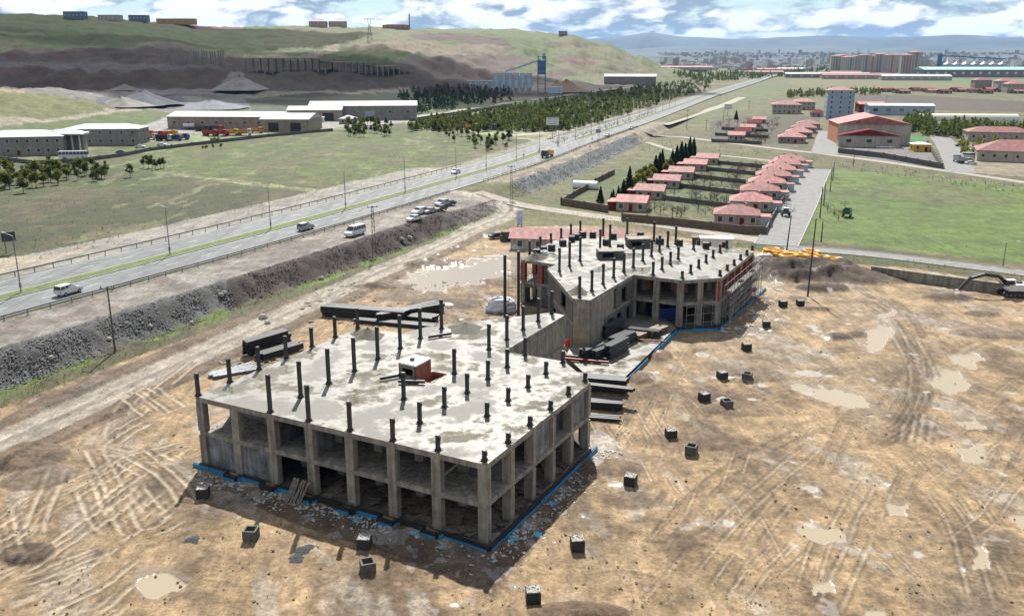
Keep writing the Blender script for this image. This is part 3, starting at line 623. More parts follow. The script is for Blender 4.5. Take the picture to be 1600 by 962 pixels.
def wallseg(T,a,b,z0,z1,m,th=.25,ops=(),name='wall'):
    """upright wall from a to b with rectangular openings (t0,t1,za,zb)"""
    mb=MB(); cuts=sorted({0.,1.,*[o[0] for o in ops],*[o[1] for o in ops]})
    for t0,t1 in zip(cuts[:-1],cuts[1:]):
        tm=(t0+t1)/2; zs=[(z0,z1)]
        for o in ops:
            if o[0]<tm<o[1]:
                zs=[q for (p,r) in zs for q in((p,min(r,o[2])),(max(p,o[3]),r)) if q[1]-q[0]>.01]
        p,q=lin(a,b,t0),lin(a,b,t1)
        for za,zb in zs: mb.beam((p[0],p[1],(za+zb)/2),(q[0],q[1],(za+zb)/2),th,zb-za)
    if mb.v: return mb.build(name,m,T)
def keyhole(outer,hole):
    """outline with a rectangular opening, joined by a seam"""
    n=len(outer); ar=sum(outer[i][0]*outer[(i+1)%n][1]-outer[(i+1)%n][0]*outer[i][1] for i in range(n))
    if ar<0: outer=outer[::-1]
    k=len(hole); ah=sum(hole[i][0]*hole[(i+1)%k][1]-hole[(i+1)%k][0]*hole[i][1] for i in range(k))
    if ah>0: hole=hole[::-1]
    i,j=min(((i,j) for i in range(n) for j in range(k)),key=lambda t:(outer[t[0]][0]-hole[t[1]][0])**2+(outer[t[0]][1]-hole[t[1]][1])**2)
    return outer[:i+1]+hole[j:]+hole[:j+1]+outer[i:]
def steel_posts(T,lst,zr,rz,k=1.):
    first={}
    for px,py,h in lst:
        x,y,_=P(px,py,zr); dpt=y*CP+(CH-zr)*SP; hm=round(max(.7,h/(F/dpt)*1.03/CP)*4)/4
        if hm not in first:
            mb=MB(); mb.box((0,0,hm/2),(.33,.33,hm)); mb.box((0,0,.03),(.66,.66,.06)); mb.box((0,0,.14),(.46,.46,.2)); mb.box((-.21,0,hm-.3),(.1,.22,.42))
            first[hm]=o=mb.build('steel_column',DKSTEEL,T,local=True)
        else: o=first[hm].copy(); COL.objects.link(o)
        o.location=(x-T.location[0],y-T.location[1],zr-T.location[2]); o.rotation_euler=(0,0,rz)
# ---- front block
B1o=A_((-2.23,71.36)); B1u=A_((-.884,.467)); B1v=A_((.467,.884)); rz1=math.atan2(.467,-.884)
def w1(u,v): return tuple(B1o+B1u*u+B1v*v)
def uv1(px,py,z): q=A_(P(px,py,z)[:2])-B1o; return float(q@B1u),float(q@B1v)
Z1=7.8
T1=thing('unfinished_building',(*w1(17,14),0),'unfinished two storey concrete frame, its wet roof carrying a red brick stair head','building')
out1=[(0,0),(34.9,0),(34.9,28),(28.3,28.5),(27.3,32.1),(22.4,38),(15.8,46.1),(13.5,45.9),(13.4,28.1),(5.5,28.2),(0,23.1)]
ou1=[w1(*q) for q in out1]
hu=[uv1(*q,Z1) for q in((642,594),(664,582),(704,583),(678,601))]; hx0,hx1=min(q[0] for q in hu)+.5,max(q[0] for q in hu)-.5; hy0,hy1=min(q[1] for q in hu)+.3,max(q[1] for q in hu)-.3
hole=[w1(hx0,hy0),w1(hx1,hy0),w1(hx1,hy1),w1(hx0,hy1)]
MB().prism(keyhole(ou1,hole),Z1-.55,Z1,0,1).build('roof_slab',[CONC,WETC],T1)
def inset(ol,k,c): return [lin(q,c,k) for q in ol]
c1=w1(17,14)
MB().prism(inset(ou1,.004,c1),3.5,3.98).build('floor_slab',CONC,T1)
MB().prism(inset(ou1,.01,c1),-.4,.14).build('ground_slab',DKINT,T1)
cm=None
def ccol(T,x,y,z0,z1,rz,m=CONC,w=.95,d=.72,name='concrete_column',cache={}):
    key=(round(z1-z0,2),w,d,m.name,name)
    if key not in cache:
        cache[key]=MB().box((0,0,(z1-z0)/2),(w,d,z1-z0)).build(name,m,T,local=True); o=cache[key]
    else: o=cache[key].copy(); COL.objects.link(o); o.parent=T
    o.location=(x-T.location[0],y-T.location[1],z0-T.location[2]); o.rotation_euler=(0,0,rz); return o
us=[.42+i*4.866 for i in range(8)]; vs=[.36+j*4.5 for j in range(6)]+[27.2]
for i,u in enumerate(us):
    for j,v in enumerate(vs):
        if v>23 and u<8: continue
        for z0,z1 in((.14,3.5),(3.98,Z1-.55)): ccol(T1,*w1(u,v),z0,z1,rz1)
for (u,v) in((14.2,33),(14.2,39),(14.2,45),(18,42),(22,36.5),(26,31.5)):
    for z0,z1 in((.14,3.5),(3.98,Z1-.55)): ccol(T1,*w1(u,v),z0,z1,rz1)
def w1s(u0,v0,u1,v1,z0,z1,m,th=.22,ops=()): return wallseg(T1,w1(u0,v0),w1(u1,v1),z0,z1,m,th,ops)
for i in(5,6): w1s(us[i]+.36,.42,us[i+1]-.36,.42,.14,3.5,BLOCK)
w1s(us[4]+.5,.5,us[5]-.36,4.6,.14,3.5,BLOCK)
w1s(34.5,.7,34.5,27.5,.14,3.5,BLOCK,ops=((.2,.3,1.,2.6),(.55,.65,1.,2.6))); w1s(34.5,5,34.5,27.5,3.98,7.25,BLOCK,ops=((.25,.4,4.8,6.6),(.6,.72,4.8,6.6)))
w1s(24.5,5.1,34.3,5.1,3.98,7.25,BLOCK,ops=((.35,.45,3.98,6.2),)); w1s(10,9.4,24,9.4,3.98,7.25,BLOCK,ops=((.1,.2,3.98,6.2),(.55,.64,3.98,6.2))); w1s(24.7,.9,24.7,5,3.98,7.25,CONCD)
w1s(19.8,1,19.8,9.3,3.98,7.25,BLOCK,ops=((.3,.55,3.98,6.3),)); w1s(8,13.9,30,13.9,.14,3.5,CONCD,ops=((.1,.25,.14,2.6),(.5,.7,.14,2.6)))
w1s(.4,9.6,.4,13.4,3.98,7.25,BLOCK); w1s(.5,18.5,.5,22.4,3.98,7.25,BLOCK); w1s(4.6,18.4,.7,18.4,3.98,7.25,BLOCK); w1s(6,14,6,22,3.98,7.25,BLOCK,ops=((.3,.5,3.98,6.2),))
w1s(13.42,28.2,13.42,45.8,.14,3.5,CONC,ops=((.2,.33,.14,2.6),(.55,.62,1,2.5))); w1s(13.42,28.2,13.42,45.8,3.98,7.25,CONC,ops=((.17,.3,3.98,6.4),))
w1s(13.6,45.7,15.8,45.9,.14,7.25,CONC); w1s(28,28.3,34.6,27.9,.14,7.25,BLOCK); w1s(.3,23.2,5.5,28,.14,7.25,CONCD,ops=((.3,.6,.14,2.8),)); w1s(5.6,28.,13.3,28,.14,7.25,CONCD,ops=((.3,.6,.14,2.8),))
MB().beam((*w1(6.2,3.2),4.2),(*w1(3.2,3.2),7.),1.3,.22).build('stair_flight',CONC,T1); MB().beam((*w1(12,6),.3),(*w1(16,6),3.5),1.3,.22).build('stair_flight',CONC,T1)
# stair head: red brick box with white lid, and the opening with its steps
bx=[uv1(*q,Z1) for q in((628,590),(650,594),(673,582))]; uc,vc=bx[1]; L_=2.6
q=[w1(uc,vc),w1(uc+2.3,vc+.2),w1(uc+2.3,vc+3.0),w1(uc,vc+2.9)]
Hs=1.55
wallseg(T1,q[0],q[3],Z1,Z1+Hs,BRICK,.2,name='stair_head_wall'); wallseg(T1,q[1],q[2],Z1,Z1+Hs,BRICK,.2,name='stair_head_wall'); wallseg(T1,q[3],q[2],Z1,Z1+Hs,BRICK,.2,name='stair_head_wall'); wallseg(T1,lin(q[0],q[1],.06),lin(q[0],q[1],.94),Z1,Z1+Hs,CONC,.16,((.12,.88,Z1+.35,Z1+1.15),),name='stair_head_wall')
MB().prism([lin(a,w1(uc+1.15,vc+1.5),-.06) for a in q],Z1+Hs,Z1+Hs+.16).build('stair_head_lid',WHITEP,T1); MB().box((*w1(uc+1.3,vc+1.3),Z1+Hs+.32),(.4,.4,.32),rz1).build('vent_cap',CONCD,T1)
for a,b in((0,1),(1,2),(2,3),(3,0)): wallseg(T1,lin(hole[a],w1((hx0+hx1)/2,(hy0+hy1)/2),.03),lin(hole[b],w1((hx0+hx1)/2,(hy0+hy1)/2),.03),Z1-2.6,Z1-.02,BRICK,.12,name='shaft_lining')
for k in range(7): MB().beam((*w1(hx0+.35+k*.38,hy0+.1),Z1-.35-k*.17),(*w1(hx0+.35+k*.38,hy1-.1),Z1-.35-k*.17),.26,.08).build('stair_tread',CONC,T1)
P1=[(310,618,36),(359.5,597,36),(405,577.5,35),(447.5,559.5,33),(487.5,542,31),(524,527,31),(559,513,31),(422.5,644,57),(470,620.5,56),(514,599,54),(554,580,52),(590.5,561,51),(625.5,544.5,50),(657,529,47),(482.5,657.5,56),(547,672.5,48),(614,688,37),(684.5,703,24),(757,719,17),(631,624,44),(656,661,34),(690,514,44),(764,546,38),(792,531,38),(817.5,515.5,36),(841,502.5,35),(862,490,35),(710,584,39),(730,614,31),(762.5,592.5,30),(792.5,574,29),(820.5,555,27),(694.5,636,32),(761,650,21),(794,626,21),(825,605,21),(853,584,19),(879.5,567,19),(914,595,13),(888,616,14),(860,639,14),(828,664,15),(794,691,16)]
steel_posts(T1,P1,Z1,rz1)
def foundation(T,a,b,out,step=2.45,z0=-.35,zt=.52):
    """black ground beam with blue insulation boards on its outer face, some missing or slipped"""
    L=math.dist(a,b); n=max(1,round(L/step)); d=((b[0]-a[0])/L,(b[1]-a[1])/L); nn=(d[1]*out,-d[0]*out)
    MB().beam((*a,(z0+zt)/2),(*b,(z0+zt)/2),.35,zt-z0).build('foundation_beam',BLACKM,T)
    for k in range(n):
        if RNG.random()<.12: continue
        p,q=lin(a,b,(k+.02)/n),lin(a,b,(k+.98)/n); h=RNG.choice((.55,.62,.48,.7)); o=.235+RNG.random()*.05
        MB().beam((p[0]+nn[0]*o,p[1]+nn[1]*o,z0+.1+h/2),(q[0]+nn[0]*o,q[1]+nn[1]*o,z0+.1+h/2+RNG.uniform(-.06,.06)),.06,h).build('insulation_board',BLUE,T)
zig=[(35.4,-.6)]
for i in range(7,-1,-1):
    u=us[i]; zig+=[(u+1.,-.55),(u+.8,-1.25),(u-.8,-1.25),(u-1.,-.55)] if 0<i<7 else []
zig+=[(-.75,-1.0)]
for a,b in zip(zig[:-1],zig[1:]): foundation(T1,w1(*a),w1(*b),1)
foundation(T1,w1(-.75,-.9),w1(-.75,23.2),1); 
# ---- rear block
Z2=8.; o2px=[(895,466),(922,469),(990,429),(1067,438),(1128,434),(1178,394),(1135,388),(1000,374),(910,369),(865,376),(814,405),(868,413),(855,420)]
ou2=[P(*q,Z2)[:2] for q in o2px]; c2=(22,150)
T2=thing('unfinished_building',(*c2,0),'unfinished angular concrete block with red brick pillars and scaffolding beside the yellow pipe coils','building')
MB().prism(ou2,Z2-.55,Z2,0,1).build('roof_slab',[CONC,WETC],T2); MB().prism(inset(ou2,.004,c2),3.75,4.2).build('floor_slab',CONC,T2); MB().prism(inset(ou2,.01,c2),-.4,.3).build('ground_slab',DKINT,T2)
def seg2(i,j=None): return ou2[i],ou2[(i+1)%len(ou2)]
def inw(p,k=.35): d=A_(c2)-A_(p); d/=np.linalg.norm(d); return tuple(A_(p)+d*k)
def columns2(i,n,skip0=False,up=CONC,low=CONC):
    a,b=inw(seg2(i)[0],.5),inw(seg2(i)[1],.5); rz=math.atan2(b[1]-a[1],b[0]-a[0])
    for k in range(n+1):
        if skip0 and k==0: continue
        x,y=lin(a,b,k/n); ccol(T2,x,y,.3,3.75,rz,low); ccol(T2,x,y,4.2,Z2-.55,rz,up)
columns2(2,2); columns2(3,2,True); columns2(4,5,False,BRICK,CONC); columns2(5,2); columns2(6,4); columns2(7,3); columns2(8,2); columns2(9,3,False,BRICK); columns2(10,2,False,BRICK)
for x,y in((22,146),(27,146),(33,146),(22,152),(28,152),(34,152),(22,158),(29,158),(36,157),(12,160),(16,152),(12,136),(15,142)):
    ccol(T2,x,y,.3,3.75,.3); ccol(T2,x,y,4.2,Z2-.55,.3)
def w2(i,t0,t1,z0,z1,m,th=.3,ops=(),k=.3):
    a,b=inw(seg2(i)[0],k),inw(seg2(i)[1],k); return wallseg(T2,lin(a,b,t0),lin(a,b,t1),z0,z1,m,th,ops)
CONCT=mat('tan_stained_concrete',(.27,.23,.16),.8,.25,.8)
w2(0,0,1,.3,3.75,CONCT,.3); w2(0,0,1,4.2,Z2-.55,CONC,.3)
w2(1,0,.5,4.2,Z2-.55,CONC); w2(1,0,.28,.3,3.75,CONC); w2(1,.28,1,.3,3.75,CONCD,ops=((.12,.3,.3,3.2),(.42,.6,.3,3.2),(.75,.9,.3,3.2))); w2(1,.55,1,4.2,Z2-.55,FORM,ops=((.3,.6,4.2,6.9),))
w2(12,0,1,.3,3.75,FORM,ops=((.15,.35,.3,2.8),)); w2(12,0,1,4.2,Z2-.55,FORM,ops=((.55,.75,4.6,7.),)); w2(11,0,1,.3,Z2-.55,FORM)
w2(10,0,1,.3,3.75,FORM,ops=((.1,.5,.3,3.2),)); w2(9,.5,1,.3,3.75,FORM,ops=((.1,.6,.3,3.),)); w2(8,0,1,.3,7.4,BLOCK,ops=((.2,.4,4.6,6.8),)); w2(7,0,1,.3,7.4,BLOCK); w2(6,0,1,.3,7.4,BLOCK)
for (t0,t1) in((.12,.2),(.45,.52),(.78,.84)): w2(3,t0,t1,5.,Z2-.6,BRICK,.2,k=3.5)
w2(2,.3,.42,5.2,Z2-.6,BRICK,.2,k=3.); w2(5,0,1,4.2,7.4,BRICK,ops=((.2,.45,4.8,6.9),(.6,.8,4.8,6.9)))
p5=lambda x,y:(760+x/6.667,330+y/6.667); p6=lambda x,y:(970+x/6.667,330+y/6.667)
P2=[(*p5(x,y),(y-t)/6.667) for x,y,t in((450,450,315),(562,385,265),(672,320,225),(778,280,180),(880,245,140),(977,225,105),(1215,258,85),(1465,240,75),(760,630,390),(865,575,335),(975,520,285),(1183,415,195),(1285,370,150),(970,900,690),(1097,830,622),(1215,760,562),(1325,695,500),(1432,635,447),(1530,585,395))]
P2+=[(*p6(x,y),(y-t)/6.667) for x,y,t in((30,635,450),(228,520,350),(318,470,300),(402,420,255),(487,370,210),(570,345,165),(343,310,115),(335,665,535),(428,610,475),(515,555,425),(597,500,375),(757,400,280),(640,700,620),(727,645,558),(810,590,505),(887,535,450),(960,485,400),(1033,430,350),(1103,385,305),(1033,672,617),(1108,615,560),(1180,560,505),(1247,505,452),(1313,455,400),(1370,408,350))]
steel_posts(T2,P2,Z2,.35)
for px,py,h in((789,495,10.6),(810,492,11.)):
    x,y,_=P(px,py,0); mb=MB(); mb.box((x,y,h/2),(.42,.42,h),.3); mb.box((x,y,.05),(.8,.8,.1),.3); mb.build('steel_column',DKSTEEL,T2)
mb=MB()
for k in range(9):
    x,y=P(795+k*5,452,4.2)[:2]; mb.tube((x,y,0),(x,y,7.6),.03,n=4)
for z in(1.5,3.,4.5,6.): mb.tube((*P(793,452,4.2)[:2],z),(*P(838,452,4.2)[:2],z),.03,n=4)
mb.build('rebar_mesh',REBAR,T2)
for (px,py),d in((p5(1300,500),(4.4,2.6,1.3)),(p6(190,380),(4.0,2.8,1.5))):
    x,y,_=P(px,py,Z2); wm=MB(); hh=d[2]
    wm.box((x,y+d[1]/2,Z2+hh+.08),(d[0]+.2,d[1]+.2,.16),.12).build('shaft_lid',CONC,T2)
    q=[(x-d[0]/2,y),(x+d[0]/2,y+.25),(x+d[0]/2-.15,y+d[1]),(x-d[0]/2-.15,y+d[1]-.25)]
    for a,b,op in((0,1,((.15,.6,Z2+.3,Z2+1.1),)),(1,2,()),(2,3,()),(3,0,())): wallseg(T2,q[a],q[b],Z2,Z2+hh,CONCD,.18,op,name='shaft_wall')
foundation(T2,P(1058,514,.3)[:2],P(1122,513,.2)[:2],1,z0=-.35,zt=.5); foundation(T2,P(1122,513,.2)[:2],P(1195,452,.2)[:2],1)
# platform between the blocks
plat=[P(*q,.9)[:2] for q in((968,597),(1056,512),(1040,498),(985,488),(925,522),(893,538),(884,556),(921,590))]
TP=thing('concrete_platform',(*P(960,560,0)[:2],0),'low concrete platform stacked with steel between the two unfinished blocks','platform')
MB().prism(plat,-.4,.9,0,1).build('platform_slab',[BLACKM,WETC],TP)
a,b=plat[0],plat[1]
for k in range(9):
    p,q=lin(a,b,(k+.03)/9),lin(a,b,(k+.97)/9); 
    if k in(0,4): continue
    MB().beam((p[0]+.16,p[1]-.08,.3),(q[0]+.16,q[1]-.08,.35),.06,.75 if k>3 else .5).build('insulation_board',BLUE,TP)
# scaffolding on the right flank
a,b=seg2(4); dv=A_((b[0]-a[0],b[1]-a[1]));dv/=np.linalg.norm(dv); nv=A_((dv[1],-dv[0]))
TS=thing('scaffolding',(*a,0),'tubular steel scaffolding against the red brick pillared flank of the rear block','scaffolding')
for k in range(12):
    for o in(.7,1.8):
        p=A_(a)+dv*(k*2.0-.6)+nv*o; MB().tube((*p,0),(*p,6.6+.5*((k*7)%3)),.045,n=6).build('standard',SCAF,TS)
for z in(1.9,3.9,5.9):
    for o in(.7,1.8): 
        p,q=A_(a)+dv*-.8+nv*o,A_(a)+dv*21.6+nv*o; MB().tube((*p,z),(*q,z),.04,n=5).build('ledger',SCAF,TS); MB().tube((*p,z+1.),(*q,z+1.),.035,n=5).build('guard_tube',SCAF,TS)
    for k in range(0,10,1):
        if (k*5+int(z))%4==0: continue
        p=A_(a)+dv*(k*2.1)+nv*1.25; q=p+dv*2.05; MB().beam((*p,z+.06),(*q,z+.06),.95,.05).build('scaffold_plank',TIMBER,TS)
for k in range(5):
    p=A_(a)+dv*(k*4.-.6)+nv*1.8; q=p+dv*4; MB().tube((*p,.2),(*q,5.8),.035,n=5).build('brace',SCAF,TS)
for k in range(5):
    p=lin(ou2[3],ou2[4],.1+k*.22); d=A_((.0,-1.2)); MB().tube((p[0],p[1]-1.2,0),(p[0],p[1]-1.2,4.4),.045,n=6).build('standard',SCAF,TS)
for z in(1.2,2.6,3.9): MB().tube((ou2[3][0]+.5,ou2[3][1]-1.25,z),(ou2[4][0],ou2[4][1]-1.0,z),.04,n=5).build('ledger',SCAF,TS)
# ------------------------------------------------------------ things on the site
def heapobj(name,px,py,zb,r,h,m,label,cat,group=None,e=1.):
    x,y,_=P(px,py,zb) if zb is not None else Pg(px,py); zb=_ if zb is None else zb
    n,mr=28,9; V=[];rr=random.Random(int(px*7+py))
    for j in range(mr+1):
        t=j/mr
        for i in range(n):
            a=2*math.pi*i/n; wob=1+.16*math.sin(2*a+px)+.1*math.sin(5*a)+.05*rr.random()
            V.append((r*t*wob*math.cos(a),e*r*t*wob*math.sin(a),h*((1-t)**1.15)*(1+.12*rr.uniform(-1,1))-.02*t))
    mb=MB(); mb.add(V,[(j*n+i,j*n+(i+1)%n,(j+1)*n+(i+1)%n,(j+1)*n+i)[::-1] for j in range(mr) for i in range(n)])
    o=mb.build(name,m,smooth=True); o.location=(x,y,zb+.01); return tag(o,label,cat,group)
heapobj('sand_heap',575,524,Z1,2.1,1.0,SAND,'grey sand heap on the front roof near the dark beam stack','sand heap'); heapobj('sand_heap',727,513,Z1,2.5,.75,SAND,'low wide grey sand heap on the narrow wing of the front roof','sand heap')
heapobj('sand_heap',836,404,Z2,2.0,1.15,SAND,'sand heap beside a white sack on the rear roof corner','sand heap'); heapobj('sand_heap',903,457,Z2,1.7,1.1,SAND,'sand heap at the pointed tip of the rear roof','sand heap')
def steel_stack(px,py,z,az,L,rows,cols,w,label,sp=.09,m=DKSTEEL,h=None,fan=0.,bear=True,nm='steel_beam'):
    x,y,_=P(px,py,z); t=thing('beam_stack',(x,y,z),label,'steel stack'); t.rotation_euler=(0,0,R(az)); h=h or w; r=random.Random(int(px+py)); proto=None
    if bear:
        for k in(-.35,.35): MB().box((k*L,0,.07),(.18,cols*(w+sp)+.3,.14)).build('timber_bearer',TIMBER,t,local=True)
    for j in range(rows):
        for i in range(cols):
            if proto is None:
                mb=MB(); mb.box((0,0,h*.44),(L,w,h*.12)).box((0,0,-h*.44),(L,w,h*.12)).box((0,0,0),(L,w*.35,h*.8)); q=proto=mb.build(nm,m,t,local=True)
            else: q=proto.copy(); COL.objects.link(q)
            q.location=(r.uniform(-.3,.3),(i-(cols-1)/2)*(w+sp)+r.uniform(-.02,.02),.16+h/2+j*(h+.05)); q.rotation_euler=(0,0,R(r.uniform(-1,1)+fan*(i-(cols-1)/2)))
    return t
steel_stack(570,496,0,-14,15,3,4,.5,'long black steel beams stacked behind the front block, lying nearest the dirt track'); steel_stack(618,508,0,-16,14,1,3,.5,'single layer of long black beams beside the front block roof edge')
steel_stack(640,495,0,38,12,3,4,.45,'crossed black steel beams piled at an angle behind the sand heap',fan=3.); steel_stack(650,500,0,-20,7,2,6,.4,'short black beams under the crossed pile behind the front roof')
steel_stack(418,546,0,52,7.5,4,3,.5,'tall compact stack of black beams left of the front block'); steel_stack(437,553,0,50,7,2,4,.4,'lower black beam stack with pale bars beside the tall compact stack')
steel_stack(366,582,0,38,6.5,1,7,.28,'loose grey steel sections fanned out left of the front roof',.12,mat('bare_grey_steel',(.24,.25,.27),.4,.25,2.,.5),fan=2.,bear=False)
GST=mat('blue_grey_steel',(.032,.037,.043),.3,.2,2.)
for px,py,az,L,rw,cl,lab in((925,556,50,5,3,3,'grey topped beam bundle on the platform by the red beam'),(945,557,48,5,3,2,'grey topped beam bundle second from the red beam on the platform'),(962,553,55,5.4,4,3,'thick beam bundle on the platform nearest its outer edge'),(972,537,50,5,3,4,'beam bundle in the middle of the platform behind the thick bundle'),(957,522,52,5.5,4,3,'tall beam bundle against the tip of the rear block'),(990,522,-22,8,2,3,'long dark beams lying across the far end of the platform')):
    steel_stack(px,py,.9,az,L,rw,cl,.42,lab,.03,GST)
steel_stack(1025,521,.9,48,4.5,2,4,.36,'rusty brown pipe bundle at the far end of the platform',.1,mat('rusty_pipe',(.13,.085,.045),.6,.3,3.),nm='pipe'); steel_stack(1004,526,.9,50,4.2,2,4,.3,'second rusty pipe bundle beside the first on the platform',.1,MATS['rusty_pipe'],nm='pipe')
steel_stack(912,566,.9,-16,7,1,1,.32,'dark red painted beam lying on the platform edge of the front block',m=mat('red_oxide_beam',(.20,.025,.018),.5,.2),bear=False); steel_stack(905,561,.9,-14,8,1,1,.34,'single black beam beside the dark red beam',bear=False)
steel_stack(1022,535,.9,-14,4,1,1,.22,'short red oxide beam beside the rusty pipes',m=MATS['red_oxide_beam'],bear=False)
steel_stack(935,610,0,-14,7,4,4,.42,'black beams stacked four high behind the right flank of the front block'); steel_stack(932,636,0,-8,6,2,4,.42,'lower black beam stack beside the high stack at the right flank'); steel_stack(938,655,0,-10,5,1,3,.3,'few loose black beams on mud at the right flank',.2,bear=False); steel_stack(935,607,1.75,-18,9,1,2,.4,'two long black beams laid on top of the high stack',bear=False)
for px,py,az,L,lab in((688,527,28,3.2,'black beam lying on the front roof by the wide sand heap'),(612,592,30,2.6,'short black beam left of the red stair head'),(646,600,-4,2.9,'black beam on the roof in front of the red stair head')):
    steel_stack(px,py,Z1,az,L,1,1,.3,lab,bear=False)
# precast footing boxes
CUBE=mat('dark_coated_concrete',(.022,.022,.023),.7,.35,2.); CTOP=mat('pale_rough_concrete',(.27,.265,.25),.9,.5,6.)
def solid_cube(name='footing_block',s=1.15,top=CTOP,side=CUBE):
    t=thing(name,(0,0,0),'x','concrete block'); MB().prism([(-s/2,-s/2),(s/2,-s/2),(s/2*.98,s/2),(-s/2,s/2*.98)],-.15,s*.9).build('body',side,t,local=True); mb=MB(); rr=random.Random(3)
    mb.box((0,0,s*.9+.03),(s*.94,s*.94,.06))
    for k in range(14): mb.box((rr.uniform(-.5,.5)*s,rr.uniform(-.5,.5)*s,s*.9+.08),(.12,.1,.09),rr.random()*3)
    mb.build('rough_top',top,t,local=True); return t
def hollow_cube(s=1.2):
    t=thing('footing_box',(0,0,0),'x','concrete box'); w=.16
    for a in range(4):
        c,sn=math.cos(a*math.pi/2),math.sin(a*math.pi/2); o=s/2-w/2
        MB().box((c*o,sn*o,s*.42),(w if a%2==0 else s-2*w-.004,s if a%2==0 else w,s*.95) if a%2==0 else (s-2*w-.004,w,s*.95)).build('side_wall',mat('precast_grey',(.085,.082,.076),.85,.3,2.),t,local=True)
    MB().box((0,0,.02),(s-2*w-.02,s-2*w-.02,.1)).build('bottom',CUBE,t,local=True); return t
sp_=solid_cube(); hp_=hollow_cube(); first=[True,True]
def putc(px,py,hollow,label,group,z=None,rz=None,s=1.):
    x,y,z_=Pg(px,py) if z is None else P(px,py,z); src=hp_ if hollow else sp_; i=int(hollow)
    if first[i]: o=src; first[i]=False
    else: o=copytree(src)
    o.location=(x,y,z_); o.rotation_euler=(0,0,rz if rz is not None else RNG.uniform(-.5,.5)); o.scale=(s,s,s); tag(o,label,'concrete box' if hollow else 'concrete block',group)
for px,py in((318,776),(570,855),(833,938),(902,857),(985,757),(1048,684),(1100,626),(1128,592),(1166,547),(1197,511),(1223,479),(1250,478)): putc(px,py,False,'black coated precast footing block with pale rough top standing on open mud','footing blocks on the mud')
for px,py in((393,842),(575,893),(1080,709),(1135,637),(1167,594)): putc(px,py,True,'open topped grey precast footing box standing on the mud','open footing boxes on the mud')
for x,y in((525,458),(600,428),(680,408),(795,357),(888,317),(940,294),(1000,270),(1108,272),(1250,350),(1325,287),(1480,307),(1395,402)): putc(*p5(x,y),False,'dark concrete block standing on the rear roof','concrete blocks on the rear roof',Z2)
for x,y in((205,275),(405,340),(605,355),(885,385)): putc(*p6(x,y),False,'dark concrete block standing on the rear roof','concrete blocks on the rear roof',Z2)
# white sacks and sheeted bundles
def lump(name,px,py,z,sx,sy,sz,m,label,cat,group=None,seed=1):
    x,y,z0=P(px,py,z) if z is not None else Pg(px,py); rr=np.random.RandomState(seed); n,k=18,9; V=[]
    for j in range(k+1):
        ph=math.pi*.5*j/k*1.15
        for i in range(n):
            a=2*math.pi*i/n; sq=(abs(math.cos(a))**.6*np.sign(math.cos(a)),abs(math.sin(a))**.6*np.sign(math.sin(a))); r=max(.0,math.cos(ph-.17)) if j else 1
            w=1+.22*(rr.rand()-.5); V.append((sx/2*sq[0]*r*w,sy/2*sq[1]*r*w,sz*math.sin(min(ph,1.57))*(1+.15*(rr.rand()-.5)) if j<k else sz*.97))
    mb=MB().add(V,[(j*n+i,j*n+(i+1)%n,(j+1)*n+(i+1)%n,(j+1)*n+i) for j in range(k) for i in range(n)]+[tuple(k*n+i for i in range(n))]); o=mb.build(name,m,smooth=False); o.location=(x,y,z0-.05); return tag(o,label,cat,group)
BAG=mat('white_woven_sack',(.50,.52,.55),.6,.15,2.)
lump('sheeted_bundle',783,486,0,5.5,3,2.6,BAG,'large white sheeted bundle on the ground left of the tall steel posts','bundle',seed=2); lump('big_bag',809,388,.0,3,2.4,1.7,BAG,'white bulk bag beside the timber stack','bulk bag',seed=3); lump('big_bag',850,398,Z2,1.5,1.2,.9,BAG,'white sack beside the sand heap on the rear roof','sack',seed=4); lump('big_bag',830,384,0,4,1.6,.9,BAG,'low row of white sacks in front of the red roofed site house','sack',seed=5)
steel_stack(798,376,0,-6,4.5,6,5,.3,'stack of grey timber panels by the white pickup',.02,TIMBER,nm='panel'); steel_stack(1040,497,.35,10,4.5,4,5,.42,'blue wrapped material bundle stacked under the rear block',.03,mat('blue_wrapping',(.01,.035,.22),.4,.3,6.),nm='bundle')
lump('red_drum',880+6,540,.9,.9,.9,1.1,mat('red_plastic',(.45,.02,.015),.5,.1),'red plastic sack at the foot of the rear block tip','sack',seed=6)
# rings of yellow pipe
pc=None
for i,(px,py,r) in enumerate(((1205,396,1.9),(1219,400,1.8),(1232,405,2.0),(1243,402,1.5),(1252,405,1.9),(1267,404,2.1),(1284,408,2.2),(1301,411,2.2),(1268,399,1.9))):
    x,y,z=Pg(px,py); t=thing('pipe_coil',(x,y,z),'coil of orange yellow plastic pipe lying by the village street','pipe coil','yellow pipe coils')
    for k in range(7):
        mb=MB(); n=22; rr=random.Random(i*9+k); R0=r*rr.uniform(.55,1.0); cz=.2+k*.13; tl=rr.uniform(-.08,.08); pts=[(R0*math.cos(2*math.pi*j/n),.8*R0*math.sin(2*math.pi*j/n),cz+tl*R0*math.cos(2*math.pi*j/n)) for j in range(n)]
        V=[];nn=6
        for j,p in enumerate(pts):
            a=2*math.pi*j/n
            for q in range(nn):
                b=2*math.pi*q/nn; V.append((p[0]+.2*math.cos(b)*math.cos(a),p[1]+.2*math.cos(b)*math.sin(a),p[2]+.2*math.sin(b)))
        mb.add(V,[(j*nn+q,((j+1)%n)*nn+q,((j+1)%n)*nn+(q+1)%nn,j*nn+(q+1)%nn) for j in range(n) for q in range(nn)]); mb.build('pipe_turn',PIPEY,t,smooth=True,local=True)
lump('big_bag',1195,401,None,3.5,1.6,.8,BAG,'white sacks lying beside the yellow pipe coils','sack',seed=8)
